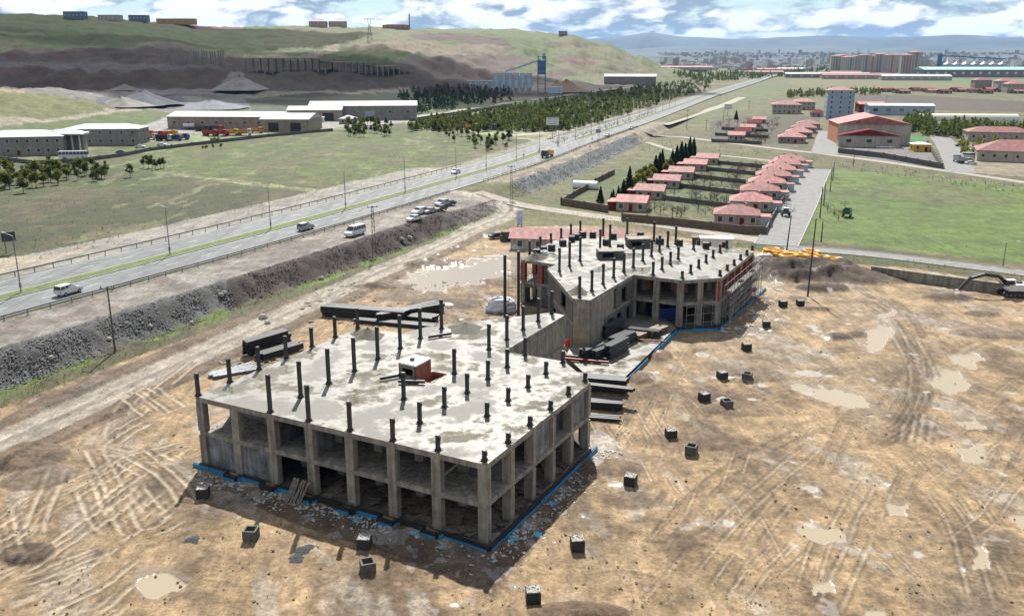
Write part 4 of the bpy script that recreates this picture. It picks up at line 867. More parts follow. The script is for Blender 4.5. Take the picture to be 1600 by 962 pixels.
# concrete retaining wall
a,b=Pg(1360,431),Pg(1700,478); T=thing('retaining_wall',(*a[:2],0),'long low grey concrete retaining wall behind the excavator','wall'); n=9
for k in range(n):
    p,q=lin(a,b,(k+.004)/n),lin(a,b,(k+.996)/n); MB().beam((p[0],p[1],.9),(q[0],q[1],.9),.35,2.0).build('wall_panel',CONC,T)
MB().beam((a[0],a[1],1.95),(b[0],b[1],1.95),.5,.12).build('coping',CONC,T)
# excavator
def excavator(px,py,rz):
    x,y,z=Pg(px,py); t=thing('excavator',(x,y,z),'white and black tracked excavator with its boom stretched out in front of the retaining wall','excavator',rz=rz)
    wh=mat('white_machine_paint',(.6,.6,.6),.4,.1); bk=mat('black_machine_paint',(.02,.02,.022),.45,.2); gl=mat('dark_glass',(.02,.025,.03),.08,0)
    for s in(-1,1):
        tr=MB(); n=20; prof=[]
        for i in range(n):
            a=2*math.pi*i/n; prof.append((math.copysign(1.6,math.cos(a))+.45*math.cos(a),.48+.46*math.sin(a)))
        tr.add([(p[0],s*1.15+w,p[1]) for w in(-.3,.3) for p in prof],[(i,(i+1)%n,n+(i+1)%n,n+i) for i in range(n)]+[tuple(range(n-1,-1,-1)),tuple(range(n,2*n))]); o=tr.build('track',bk,t,local=True)
        for k in range(5): MB().tube((-1.5+.75*k,s*1.15-.33,.42),(-1.5+.75*k,s*1.15+.33,.42),.22,n=10).build('roller',mat('worn_steel',(.12,.11,.1),.5,.2),o,local=True)
    MB().box((0,0,.95),(2.6,1.9,.35)).build('undercarriage',bk,t,local=True); MB().box((-.55,0,1.75),(3.5,2.6,1.15)).build('body',wh,t,local=True); MB().box((-1.9,0,1.8),(.9,2.62,1.3)).build('counterweight',wh,t,local=True)
    c=MB().box((.85,.75,2.35),(1.5,1.05,1.75)).build('cab',wh,t,local=True); MB().box((1.0,.75,2.6),(1.26,1.09,.95)).build('window',gl,c,local=True); MB().box((-1.2,-.4,2.45),(1.2,1.,.3)).build('engine_cover',bk,t,local=True)
    b=MB(); pts=[(.9,-.1,1.9),(2.6,-.1,3.6),(5.2,-.1,3.9),(7.4,-.1,3.2)]
    for p,q,w in zip(pts[:-1],pts[1:],(.6,.6,.45)): b.beam(p,q,.42,w)
    bo=b.build('boom',bk,t,local=True); MB().tube((1.2,-.1,1.6),(3.3,-.1,3.3),.11).build('hydraulic_ram',mat('chrome',(.5,.5,.5),.2,0,metal=.9),bo,local=True)
    MB().beam((7.5,-.1,3.4),(9.4,-.1,1.0),.34,.5).build('stick',bk,t,local=True); MB().tube((5.4,-.1,4.3),(7.6,-.1,3.7),.1).build('hydraulic_ram',MATS['chrome'],t,local=True)
    k=MB(); k.add([(9.2,-.7,1.1),(10.,-.7,.9),(10.3,-.7,.2),(9.8,-.7,-.05),(9.2,-.7,.3),(9.2,.5,1.1),(10.,.5,.9),(10.3,.5,.2),(9.8,.5,-.05),(9.2,.5,.3)],[(0,1,2,3,4),(9,8,7,6,5)]+[(i,5+i,5+(i+1)%5,(i+1)%5) for i in range(5)]); k.build('bucket',mat('worn_bucket',(.16,.10,.07),.7,.3),t,local=True)
excavator(1580,462,math.pi-.05)
# debris and timber about the frames
def scatter(name,polys,n,sz,m,label,cat,zf,seed,flat=.3,inside=None):
    r=np.random.RandomState(seed); mb=MB(); k=0
    while k<n:
        u=polys(r); x,y=u[:2]; z=zf(x,y); l=sz[0]+(sz[1]-sz[0])*r.rand()**2; mb.box((x,y,z+.03),(l,l*(flat+.5*r.rand()),.04+.05*r.rand()),r.rand()*6.3,tilt=r.uniform(-.25,.25)); k+=1
    o=mb.build(name,m); return tag(o,label,cat,kind='stuff')
zgf=lambda x,y:float(zg(x,y))
PALED=mat('pale_scrap',(.38,.38,.37),.8,.3,2.)
scatter('building_scrap',lambda r:w1(r.uniform(-2,34),-1.2-abs(r.randn())*1.4),650,(.06,.45),PALED,'pale scraps of board and rubble along the foot of the facade','debris',zgf,1)
scatter('building_scrap',lambda r:w1(-1.2-abs(r.randn())*1.2,r.uniform(-1,24)),420,(.06,.4),PALED,'pale scraps along the right flank of the front block','debris',zgf,2)
scatter('blue_scrap',lambda r:w1(r.uniform(-3,20),-1.6-abs(r.randn())*.8) if r.rand()<.6 else w1(-1.4-abs(r.randn()),r.uniform(0,14)),34,(.2,.9),mat('pale_blue_board',(.08,.28,.42),.6,.2),'broken blue insulation pieces on the ground by the facade','debris',zgf,3,.6)
scatter('timber_litter',lambda r:w1(r.uniform(.5,22),r.uniform(.6,12)),420,(1.,3.4),TIMBER,'loose planks strewn over the ground floor of the front block','planks',lambda x,y:.2,4,.06)
scatter('timber_litter',lambda r:w1(r.uniform(.5,10),r.uniform(10,22)),160,(1.,3.4),TIMBER,'loose planks on the right hand ground floor of the front block','planks',lambda x,y:.2,5,.06)
scatter('floor_rubble',lambda r:w1(r.uniform(.5,34),r.uniform(.6,20)),600,(.1,.7),mat('grey_rubble_bits',(.16,.155,.15),.9,.3),'rubble on the upper floor of the front block','rubble',lambda x,y:4.0,6,.7)
scatter('site_litter',lambda r:Pg(r.uniform(470,800),r.uniform(440,505))[:2],380,(.1,1.2),TIMBER,'bits of timber and litter on the mud behind the front block','debris',zgf,7,.15)
scatter('site_litter',lambda r:Pg(r.uniform(340,470),r.uniform(560,590))[:2],160,(.3,2.4),TIMBER,'sticks and offcuts by the loose grey steel','debris',zgf,9,.06)
scatter('pale_litter',lambda r:Pg(r.uniform(1120,1215),r.uniform(450,520))[:2],240,(.1,1.0),PALED,'pale scraps by the scaffolding','debris',zgf,8,.4)
scatter('mud_clods',lambda r:Pg(r.uniform(-20,1620),400+560*r.rand()**.6)[:2],1100,(.05,.26),mat('mud_clod',(.13,.09,.055),.95,.3,2.),'small clods of mud scattered over the site','clods',zgf,10,.7)
for px,py,r in((302,842,.85),(478,858,.9),(463,872,.7)): heapobj('ash_heap',px,py,None,r,.14,mat('black_ash',(.03,.032,.036),.95,.6,5.),'small black and white ash heap left by a fire on the mud','ash heap','ash heaps before the facade')
t=thing('leaning_planks',(*w1(20.6,-.9),0),'bundle of weathered planks leaning on the blue strip of the front facade','planks')
for k in range(11): 
    u=19.6+k*.2; MB().beam((*w1(u+RNG.uniform(-.2,.2),-2.2),.05),(*w1(u+RNG.uniform(-.2,.2),-.6),1.9),.16,.05).build('plank',TIMBER,t)
# ------------------------------------------------------------ vehicles
GLASS=mat('dark_glass',(.02,.025,.03),.08,0); TYRE=mat('tyre_rubber',(.015,.015,.016),.85,.1); RIM=mat('wheel_rim',(.3,.3,.31),.4,0,metal=.6); LAMP=mat('headlight',(.6,.6,.6),.2,0); TAIL=mat('tail_light',(.25,.01,.01),.3,0)
def paint(n,c): return mat('paint_'+n,tuple(q*.85 for q in c),.35,.06,1.,coat=.3)
WHT=paint('white',(.62,.63,.64)); SIL=paint('silver',(.30,.31,.32)); DRK=paint('dark',(.03,.032,.036)); RED=paint('red',(.35,.02,.02)); ORG=paint('orange',(.55,.19,.01)); BLU=paint('blue',(.03,.09,.3)); YEL=paint('yellow',(.6,.38,.02)); GRN=paint('green',(.02,.09,.06)); 
PROF={'sedan':(4.5,1.75,[(-2.25,.35),(-2.25,.85),(-1.6,.95),(-1.0,1.42),(.35,1.45),(1.05,.97),(2.1,.82),(2.25,.6),(2.25,.35)],(2,3,4,5)),
 'van':(4.4,1.8,[(-2.2,.38),(-2.2,1.0),(-2.1,1.78),(.1,1.82),(1.0,1.75*.68),(2.05,.95),(2.2,.65),(2.2,.38)],(1,2,3,4)),
 'minibus':(5.9,2.0,[(-2.95,.42),(-2.95,1.25),(-2.85,2.3),(1.3,2.35),(2.2,1.3),(2.85,1.05),(2.95,.7),(2.95,.42)],(1,2,3,4)),
 'bus':(11,2.5,[(-5.5,.45),(-5.5,1.4),(-5.45,3.1),(5.2,3.1),(5.5,1.4),(5.5,.45)],(1,2,3,4))}
def carmesh(t,kind,pm):
    L,w,pr,cab=PROF[kind]; n=len(pr); h=max(z for x,z in pr); V=[]
    for s in(-1,1):
        for i,(x,z) in enumerate(pr):
            k=.82 if (i in cab[1:3]) else 1.; V.append((x,s*w/2*k,z))
    MB().add(V,[tuple(range(n)),tuple(range(2*n-1,n-1,-1))]+[(i,n+i,n+(i+1)%n,(i+1)%n) for i in range(n)]).build('body',pm,t,local=True)
    a,b,c,d=[pr[i] for i in cab]
    def lerp(p,q,k): return (p[0]+(q[0]-p[0])*k,p[1]+(q[1]-p[1])*k)
    lo0,lo1=lerp(a,b,.18),lerp(d,c,.18); hi0,hi1=lerp(a,b,.85),lerp(d,c,.85); nn={'sedan':2,'van':3,'minibus':5,'bus':8}[kind]
    for s in(-1,1):
        for k in range(nn):
            t0,t1=(k+.06)/nn,(k+.94)/nn; p=[lerp(lo0,lo1,t0),lerp(lo0,lo1,t1),lerp(hi0,hi1,t1),lerp(hi0,hi1,t0)]; f=lambda z:1-.18*np.clip((z-a[1])/(b[1]-a[1]),0,1)
            q=[(x,s*(w/2*f(z)+.012),z) for x,z in p]; MB().add(q,[(0,1,2,3) if s<0 else (3,2,1,0)]).build('window',GLASS,t,local=True)
    for p0,p1,e in((a,b,-1),(d,c,1)):
        q0,q1=lerp(p0,p1,.15),lerp(p0,p1,.9); o=.015*e; MB().add([(q0[0]+o,-w*.44,q0[1]+.012),(q0[0]+o,w*.44,q0[1]+.012),(q1[0]+o,w*.38,q1[1]+.012),(q1[0]+o,-w*.38,q1[1]+.012)],[(0,1,2,3) if e>0 else (3,2,1,0)]).build('windscreen',GLASS,t,local=True)
    xs=(-L*.31,L*.32); r={'bus':.5}.get(kind,.33)
    for x in xs:
        for s in(-1,1):
            o=MB().tube((x,s*(w/2-.2),r),(x,s*(w/2+.02),r),r,n=14).build('wheel',TYRE,t,local=True); MB().tube((x,s*(w/2),r),(x,s*(w/2+.03),r),r*.55,n=10).build('rim',RIM,o,local=True)
    fz=pr[-2][1]
    for s in(-1,1):
        MB().box((pr[-2][0]-.04,s*w*.36,fz+.02),(.12,.34,.16)).build('headlight',LAMP,t,local=True); MB().box((pr[1][0]+.03,s*w*.42,pr[1][1]-.12),(.1,.22,.24)).build('tail_light',TAIL,t,local=True)
VP={}
def vehicle(px,py,az,kind,pm,label,cat,group=None,dz=0.):
    x,y,z=Pg(px,py)
    if abs(float(hwcoord(x,y)[0]))<12.5: x,y,_=P(px,py,3.46); z=3.46
    key=(kind,pm.name)
    if key not in VP:
        t=thing('vehicle',(x,y,z),label,cat,group,R(90-az)); (carmesh if kind in PROF else truckmesh)(t,kind,pm); VP[key]=t
    else: t=copytree(VP[key],(x,y,z),R(90-az)); t.pop('group',None); tag(t,label,cat,group)
    t.name={'sedan':'parked_car','van':'panel_van','bus':'coach','tanker':'tanker_truck'}.get(kind,'dump_truck' if kind.startswith('dump') else kind); return t
def truckmesh(t,kind,pm):
    bed={'dump_truck_orange':ORG,'dump_truck_white':SIL,'tanker':WHT,'dump_truck_red':RED,'dump_truck_yellow':YEL,'dump_truck_dark':DRK}.get(kind,ORG)
    MB().box((-.6,0,.85),(7.6,.9,.3)).build('chassis',DRK,t,local=True)
    c=MB().add([(x,s*1.22,z) for s in(-1,1) for x,z in((1.9,.7),(1.9,3.0),(3.3,3.0),(3.75,2.0),(3.8,.7))],[(0,1,2,3,4),(9,8,7,6,5)]+[(i,5+i,5+(i+1)%5,(i+1)%5) for i in range(5)]).build('cab',pm,t,local=True)
    MB().add([(3.32,-1.1,2.92),(3.32,1.1,2.92),(3.77,1.1,2.05),(3.77,-1.1,2.05)],[(3,2,1,0)]).build('windscreen',GLASS,c,local=True)
    for s in(-1,1): MB().box((2.75,s*1.225,2.4),(.9,.02,.7)).build('window',GLASS,c,local=True)
    if kind=='tanker': MB().tube((-4.3,0,2.),(1.6,0,2.),1.15,n=16).build('tank',bed,t,local=True)
    else:
        b=MB(); b.box((-1.4,0,1.2),(5.8,2.4,.16))
        for s in(-1,1): b.box((-1.4,s*1.2,1.9),(5.8,.1,1.4))
        b.box((-4.3,0,1.9),(.1,2.4,1.4)).box((1.5,0,2.1),(.1,2.4,1.8)).box((1.9,0,3.),(.9,2.3,.08)); b.build('tipper_body',bed,t,local=True)
    for x in(-3.4,-2.1,2.7):
        for s in(-1,1):
            o=MB().tube((x,s*.75,.52),(x,s*1.2,.52),.52,n=14).build('wheel',TYRE,t,local=True); MB().tube((x,s*1.19,.52),(x,s*1.23,.52),.28,n=10).build('rim',RIM,o,local=True)
HA=22.5
vehicle(108,459,24,'van',WHT,'white window van driving alone on the highway near carriageway','van')
vehicle(478,359,23,'van',SIL,'silver grey van driving on the highway past the minibus','van')
vehicle(555,368,205,'minibus',WHT,'white minibus parked alone on the gravel strip by the highway','minibus')
vehicle(712,271,202,'sedan',WHT,'white car driving on the far carriageway near a lamp post','car')
CL=[(647,345,215,'sedan',WHT,'white saloon car parked at the front of the cluster on gravel'),(654,335,210,'van',WHT,'white van parked behind the front saloon on gravel'),(671,333,212,'sedan',SIL,'silver car parked between the white van and the dark car'),(688,329,212,'sedan',DRK,'dark car parked beside the silver car on gravel'),(690,322,212,'van',SIL,'silver van parked behind the dark car'),(702,321,212,'sedan',DRK,'black car parked at the far end of the gravel strip')]
for q in CL: vehicle(*q,'car','cars parked on the gravel strip')
for q in((935,207,21,'van',SIL,'silver van on the highway near the junction'),(949,213,21,'sedan',SIL,'grey car on the highway behind the silver van'),(987,202,20,'sedan',DRK,'dark car on the near carriageway past the junction'),(1125,150,20,'sedan',DRK,'small dark car far along the highway')): vehicle(*q,'car')
vehicle(855,246,202,'dump_truck_yellow',DRK,'dark truck with yellow body on the highway beside the gravel slope','truck')
vehicle(116,248,80,'bus',WHT,'white coach parked by the office wall among trees','bus')
vehicle(824,370,60,'van',WHT,'white pickup van by the red roofed site house','van'); vehicle(778,372,70,'sedan',DRK,'dark car parked by the timber panel stack','car')
for px,py,az,k,c,l in((218,218,100,'dump_truck_white',WHT,'white tipper in the truck row nearest the office'),(236,218,110,'dump_truck_orange',WHT,'white cab tipper with orange body in the truck row'),(258,220,95,'dump_truck_dark',WHT,'white cab tipper with dark body beside the blue truck'),(272,220,95,'dump_truck_dark',BLU,'blue tipper with dark body in the works yard'),(284,218,95,'dump_truck_orange',BLU,'blue cab tipper with orange body in the works yard'),(205,214,100,'dump_truck_red',WHT,'white cab tipper with red body next to the office'),
  (300,202,85,'tanker',ORG,'orange tanker by the front of the long warehouse'),(330,212,100,'dump_truck_red',RED,'red tipper in the works yard'),(345,212,100,'dump_truck_red',RED,'red tipper beside the yellow one'),(362,211,95,'dump_truck_yellow',YEL,'yellow tipper by the warehouse front'),(382,211,88,'dump_truck_orange',WHT,'white cab tipper with orange body by the yard fence'),(483,192,85,'dump_truck_yellow',YEL,'yellow tipper between the two warehouses')): vehicle(px,py,az,k,c,l,'truck')
for px,py,az,k,c,l in((212,212,100,'dump_truck_yellow',YEL,'yellow tipper behind the red bodied one by the office'),(228,213,100,'dump_truck_orange',ORG,'all orange tipper behind the truck row'),(246,214,95,'dump_truck_red',RED,'red tipper behind the dark bodied truck'),(266,213,95,'dump_truck_orange',YEL,'yellow cab tipper with orange body behind the blue truck'),(318,205,95,'dump_truck_dark',DRK,'black truck close to the warehouse wall'),(338,205,95,'dump_truck_dark',RED,'red cab truck with dark body close to the warehouse wall'),(400,208,88,'dump_truck_orange',ORG,'orange tipper by the dark warehouse gates')): vehicle(px,py,az,k,c,l,'truck')
for px,py,az,c,l in((128,236,95,DRK,'dark car parked before the office entrance'),(219,231,85,WHT,'white car on the office drive'),(253,228,85,WHT,'white car by the works yard fence'),(190,240,80,DRK,'dark car by the office boundary wall')): vehicle(px,py,az,'sedan',c,l,'car')
for px,py,az,k,c,l in((727,202,80,'dump_truck_red',RED,'red truck standing beside the plantation track'),(739,202,80,'dump_truck_yellow',YEL,'yellow truck beside the red truck at the plantation'),(765,203,80,'dump_truck_dark',BLU,'blue truck at the plantation track')): vehicle(px,py,az,k,c,l,'truck')
for px,py,c,l in((1377,232,WHT,'white car in the grey walled yard'),(1391,232,WHT,'second white car in the grey walled yard'),(1428,235,SIL,'silver car by the yellow hut')): vehicle(px,py,95,'sedan',c,l,'car')
vehicle(1516,247,100,'minibus',WHT,'white minibus parked at the upper lane','minibus'); vehicle(1497,254,10,'dump_truck_white',WHT,'white truck on the upper lane','truck')
for px,py,c,l in((1513,252,SIL,'silver car beside the white minibus'),(1517,257,WHT,'white car nearest the white minibus front'),(1500,229,DRK,'dark car up the lane by the red bin')): vehicle(px,py,100,'sedan',c,l,'car')
# tractor and cart
def tractor(px,py,rz,label,body,loader):
    x,y,z=Pg(px,py); t=thing('tractor' if loader else 'farm_cart',(x,y,z),label,'tractor' if loader else 'cart',rz=rz)
    if loader:
        MB().box((.7,0,1.),(1.7,.75,.7)).build('hood',body,t,local=True); c=MB().box((-.6,0,1.6),(1.3,1.3,1.5)).build('cab',DRK,t,local=True); MB().box((-.6,0,2.42),(1.5,1.5,.14)).build('cab_roof',WHT,c,local=True)
        for xx,r in((-.8,.75),(1.2,.42)):
            for s in(-1,1): MB().tube((xx,s*.75,r),(xx,s*1.1,r),r,n=16).build('wheel',TYRE,t,local=True)
    else:
        b=MB().box((0,0,1.1),(3.4,1.9,.2))
        for s in(-1,1): b.box((0,s*.95,1.7),(3.4,.08,1.1)).box((s*1.7,0,1.7),(.08,1.9,1.1))
        b.build('cart_body',body,t,local=True)
        for xx in(-1,1):
            for s in(-1,1): MB().tube((xx,s*.8,.45),(xx,s*1.05,.45),.45,n=14).build('wheel',TYRE,t,local=True)
tractor(1227,338,R(80),'red tractor with white cab roof on the village lane',RED,True); tractor(1323,339,R(60),'dark green cart standing on the meadow by the lane poles',GRN,False)
# ------------------------------------------------------------ poles, lamps, signs, pylons
def hpx(px,py,top,z0=None):
    x,y,z=Pg(px,py); d=ray(px,top); t=math.hypot(x,y)/math.hypot(d[0],d[1]); return x,y,z,max(1.5,CH+d[2]*t-z)
def utility(px,py,top,label,style,group=None,lean=0.):
    x,y,z,h=hpx(px,py,top); t=thing('utility_pole',(x,y,z),label,'pole',group,RNG.uniform(-.3,.3)); t.rotation_euler[1]=lean
    if style=='lattice':
        mb=MB(); w0,w1_=.42,.16
        for sx,sy in((-1,-1),(1,-1),(1,1),(-1,1)): mb.beam((sx*w0,sy*w0*.6,-.3),(sx*w1_,sy*w1_*.6,h),.09,.09)
        n=int(h/.8)
        for k in range(n):
            za,zb=h*k/n,h*(k+1)/n; wa,wb=w0+(w1_-w0)*k/n,w0+(w1_-w0)*(k+1)/n; s=1 if k%2 else -1
            for sy in(-1,1): mb.beam((-s*wa,sy*wa*.6,za),(s*wb,sy*wb*.6,zb),.05,.05)
            for sx in(-1,1): mb.beam((sx*wa,-s*wa*.6,za),(sx*wb,s*wb*.6,zb),.05,.05)
        mb.build('lattice_mast',REBAR,t,local=True); m2=REBAR
    else:
        MB().tube((0,0,-.3),(0,0,h),.17,.10,n=8).build('post',WOOD if style=='wood' else DKSTEEL,t,local=True); m2=WOOD
    if style!='plain':
        c=MB().box((0,0,h-.25),(2.2,.12,.14)).build('crossarm',m2,t,local=True)
        for k in(-1,0,1): MB().tube((k*.95,0,h-.18),(k*.95,0,h+.2),.07,.04,n=6).build('insulator',DKSTEEL,c,local=True)
utility(180,549,447,'brown wooden pole with short crossarm at the foot of the grey rubble','wood'); utility(585,403,322,'lattice steel pole with crossarm on the red brown rubble by the minibus','lattice'); utility(799,318,259,'lattice steel pole by the track junction','lattice'); utility(935,225,186,'lattice pole beside the brown bank near the junction','lattice'); utility(1073,203,172,'thin pole beside the junction side road','wood')
utility(1262,463,341,'tall thin dark pole standing in the dark spoil heaps','plain',lean=.02); utility(1229,392,336,'dark leaning pole beside the yellow pipe coils','plain',lean=.05)
for px,py,tp in((1281,341,292),(1287,321,284),(1297,299,262),(1301,283,254)): utility(px,py,tp,'thin dark pole along the meadow side of the village lane','plain','poles along the village lane')
utility(1283,378,345,'short thin pole at the meadow corner by the lane','plain')
for px,py,tp in((1383,178,150),(1103,205,188),(1219,172,158),(1130,190,172),(1170,172,158),(1333,260,236)): utility(px,py,tp,'distant thin wooden pole among the fields beyond the village','wood','distant wooden poles')
def street_lamp(x,y,z,h,label,group,side=-1):
    t=thing('street_lamp',(x,y,z),label,'street lamp',group,R(90-HA)); MB().tube((0,0,-.1),(0,0,h),.12,.07,n=8).build('post',STEEL,t,local=True); a=MB().tube((0,0,h),(0,-side*1.9,h+.45),.05,n=6).build('arm',STEEL,t,local=True); MB().box((0,-side*2.1,h+.46),(.22,.7,.12)).build('lamp_head',LAMP,a,local=True); MB().box((0,.0,1.2),(.3,.3,.7)).build('service_box',STEEL,t,local=True)
l=resample(HC,1.); l=l[l[:,1]>135]; ks=[]
for px,py in((29,457),(261,399),(420,358),(542,327),(637,301),(711,278),(767,265)):
    q=A_(P(px,py,3.5)[:2]); ks.append(int(np.argmin(np.hypot(*(l-q).T))))
st=int(np.median(np.diff(ks))); ks+= [ks[-1]+st*i for i in range(1,15)]
for k in ks:
    if k<len(l): street_lamp(l[k][0],l[k][1],3.6,9.6,'grey street lamp standing on the green highway median','lamps along the highway median')
x,y,z,h=hpx(1567,416,379); street_lamp(x,y,z,h,'single street lamp on the meadow beside the village street',None,1)
def billboard(px,py,top,wpx,hpx_,label,legs,rz,cols,lines):
    x,y,z,h=hpx(px,py,top); d=math.hypot(x,y); k=d/F*1.03; w,hh=wpx*k,hpx_*k; t=thing('billboard',(x,y,z),label,'sign',rz=rz)
    for s in(-1,1) if legs==2 else (0,): MB().tube((s*w*.3,.12,-.2),(s*w*.3,.12,h-hh*.5),.14,n=8).build('leg',STEEL,t,local=True)
    MB().box((0,.1,h-hh/2),(w,.12,hh)).build('backing',STEEL,t,local=True); p=MB().box((0,.02,h-hh/2),(w*.97,.05,hh*.95)).build('panel',cols,t,local=True)
    rr=random.Random(4)
    if lines:
        for r_ in range(lines):
            xx=-w*.4
            while xx<w*.36:
                ww=rr.uniform(.04,.10)*w; MB().box((xx+ww/2,-.012,h-hh*(.2+.6*r_/(max(1,lines-1)))),(ww*.85,.012,hh*.09)).build('lettering',mat('sign_lettering',(.05,.06,.09),.6,0),p,local=True); xx+=ww*1.15
billboard(863,215,184,19,11,'white roadside sign with dark lettering on one leg at the junction',1,R(-5),WHITEP,3); billboard(1137,181,163,11,7,'small white sign further along the highway on one leg',1,R(-5),WHITEP,2)
billboard(17,396,362,17,13,'dark billboard on splayed legs in the field by the highway',2,R(40),mat('dark_poster',(.03,.04,.04),.5,.5,3.),0); billboard(812,368,329,9,22,'tall white and blue notice board beside the red roofed site house',2,R(10),mat('blue_white_poster',(.5,.53,.6),.5,.4,2.,col2=(.12,.17,.4)),0)
for px,py in((818,252),(842,246),(900,241),(922,238),(925,225)):
    x,y,z=Pg(px,py); z=max(z,3.3); t=thing('warning_sign',(x,y,z),'small triangular warning sign on a post by the highway','sign','warning signs by the highway'); MB().tube((0,0,0),(0,0,2.6),.05,n=6).build('post',STEEL,t,local=True); MB().add([(-.55,-.06,2.1),(.55,-.06,2.1),(0,-.06,3.05),(-.55,-.02,2.1),(.55,-.02,2.1),(0,-.02,3.05)],[(0,1,2),(5,4,3),(0,3,4,1),(1,4,5,2),(2,5,3,0)]).build('sign_plate',mat('sign_face',(.5,.35,.3),.5,.2),t,local=True)
def pylon(px,py,top,label):
    x,y,z,h=hpx(px,py,top); t=thing('pylon',(x,y,z),label,'pylon'); mb=MB(); w=h*.11
    for sx,sy in((-1,-1),(1,-1),(1,1),(-1,1)): mb.beam((sx*w,sy*w,0),(sx*w*.25,sy*w*.25,h*.72),.35,.35); mb.beam((sx*w*.25,sy*w*.25,h*.72),(sx*w*.9,sy*w*.2,h),.3,.3)
    for k in range(7):
        za,zb=h*.72*k/7,h*.72*(k+1)/7; wa,wb=w*(1-.75*k/7),w*(1-.75*(k+1)/7); s=1 if k%2 else -1
        for q in(-1,1): mb.beam((-s*wa,q*wa,za),(s*wb,q*wb,zb),.2,.2); mb.beam((q*wa,-s*wa,za),(q*wb,s*wb,zb),.2,.2)
    mb.build('tower',STEEL,t,local=True); MB().beam((-w*2.3,0,h),(w*2.3,0,h),.5,.6).build('crossarm',STEEL,t,local=True)
    for k in(-2.2,0,2.2): MB().tube((k*w,0,h-2.2),(k*w,0,h),.15,n=5).build('insulator',STEEL,t,local=True)
pylon(578,62,30,'lattice power pylon on the green hillside below the hilltop houses'); pylon(759,46,12,'tall lattice power pylon on the hill crest'); pylon(930,64,56,'small far pylon on the hill shoulder'); pylon(0,20,-6,'pylon at the edge of the hill crest by the sheds')
# ------------------------------------------------------------ houses and works
ROOFR=mat('rose_red_metal_roof',(.28,.105,.10),.7,.25,.6,spec=.25); ROOFD=mat('dark_red_roof',(.13,.025,.025),.9,.2,spec=.12); ROOFW=mat('white_metal_roof',(.36,.38,.40),.75,.1,.3,spec=.25); WCREAM=mat('cream_render',(.36,.32,.27),.85,.12,.6); WGREY=mat('grey_render',(.22,.205,.19),.85,.15,.6); WPINK=mat('pinkish_render',(.36,.28,.25),.85,.12,.6); WBLUE=mat('pale_blue_render',(.27,.33,.41),.8,.1,.5); WTAN=mat('tan_stone_wall',(.27,.22,.18),.85,.15,.6); PANE=mat('window_glass',(.03,.036,.045),.12,0); FRAMEW=mat('white_window_frame',(.55,.55,.54),.6,.05); ORANGE=mat('orange_render',(.42,.16,.08),.8,.12); BROWNW=mat('brown_garden_wall',(.115,.085,.06),.9,.25,1.); GREYW=mat('grey_block_wall',(.10,.098,.095),.9,.25,1.)
for q in(WCREAM,WGREY,WPINK,WTAN): streak(q,.75)
streak(ROOFR,.72,(1.1,.5,.5),0,True)
def gable(mb,w,d,h,rh,ov=.5,mi=0,th=.18):
    a,b=w/2+ov,d/2+ov; zo=h-.02
    mb.add([(-a,-b,zo),(a,-b,zo),(a,b,zo),(-a,b,zo),(-a,0,zo+rh),(a,0,zo+rh)],[(0,1,5,4),(2,3,4,5),(0,4,3),(1,2,5),(3,2,1,0)],mi)
def hip(mb,w,d,h,rh,ov=.5,mi=0):
    a,b=w/2+ov,d/2+ov; r=max(a-b,.3); zo=h-.02
    mb.add([(-a,-b,zo),(a,-b,zo),(a,b,zo),(-a,b,zo),(-r,0,zo+rh),(r,0,zo+rh)],[(0,1,5,4),(2,3,4,5),(3,0,4),(1,2,5),(3,2,1,0)],mi)
def bld(name,label,px,py,w,d,h,rz,wall=WCREAM,roof=ROOFR,style='hip',rh=1.8,floors=1,wf=4,ws=2,door=True,chim=0,group=None,cat='house',ov=.5,win=(1.1,1.3),z=None,sub=True):
    x,y,zz=Pg(px,py) if z is None else P(px,py,z); c,s=math.cos(R(rz)),math.sin(R(rz)); x-=s*d/2*1; y+=c*d/2
    t=thing(name,(x,y,zz-.1),label,cat,group,R(rz)); MB().box((0,0,h/2-.3),(w,d,h+.6)).build('wall',wall,t,local=True)
    mb=MB()
    if style=='hip': hip(mb,w,d,h,rh,ov)
    elif style=='gable': gable(mb,w,d,h,rh,ov)
    elif style=='gable_y':
        g=MB(); gable(g,d,w,h,rh,ov); mb.add([(-q[1],q[0],q[2]) for q in g.v],g.f)
    elif style=='flat': mb.box((0,0,h+.12),(w+2*ov*.4,d+2*ov*.4,.3))
    r_=mb.build('roof',roof,t,local=True)
    if 0:
        pass
    for k in range(chim): MB().box(((-.25+.5*k)*w*.8,.1*d,h+rh*.75),(.6,.6,1.5)).build('chimney',WPINK,r_,local=True)
    fh=h/floors
    def wn(cx,cy,cz,hor):
        q=MB().box((cx,cy,cz),(win[0]+.2,.08,win[1]+.2) if hor else (.08,win[0]+.2,win[1]+.2)).build('window',FRAMEW,t,local=True)
        if sub: 
            sx=.05*(1 if cx>0 else -1) if not hor else 0; sy=-.05 if hor else 0
            MB().box((cx+sx,cy+sy,cz),(win[0],.04,win[1]) if hor else (.04,win[0],win[1])).build('pane',PANE,q,local=True)
    for f in range(floors):
        cz=fh*f+fh*.55
        for k in range(wf):
            cx=(k+.5)/wf*w-w/2
            if door and f==0 and k==wf//2: MB().box((cx,-d/2-.02,1.05),(1.1,.1,2.1)).build('door',ROOFD,t,local=True)
            else: wn(cx,-d/2-.01,cz,True)
        for k in range(ws):
            cy=(k+.5)/ws*d-d/2
            for s_ in(-1,1): wn(s_*(w/2+.01),cy,cz,False)
    return t
def cpt(t,loc,rz,label): return copytree(t,loc,rz,label)
LZ=-18
ORD=('first','second','third','fourth','fifth','sixth','seventh','eighth')
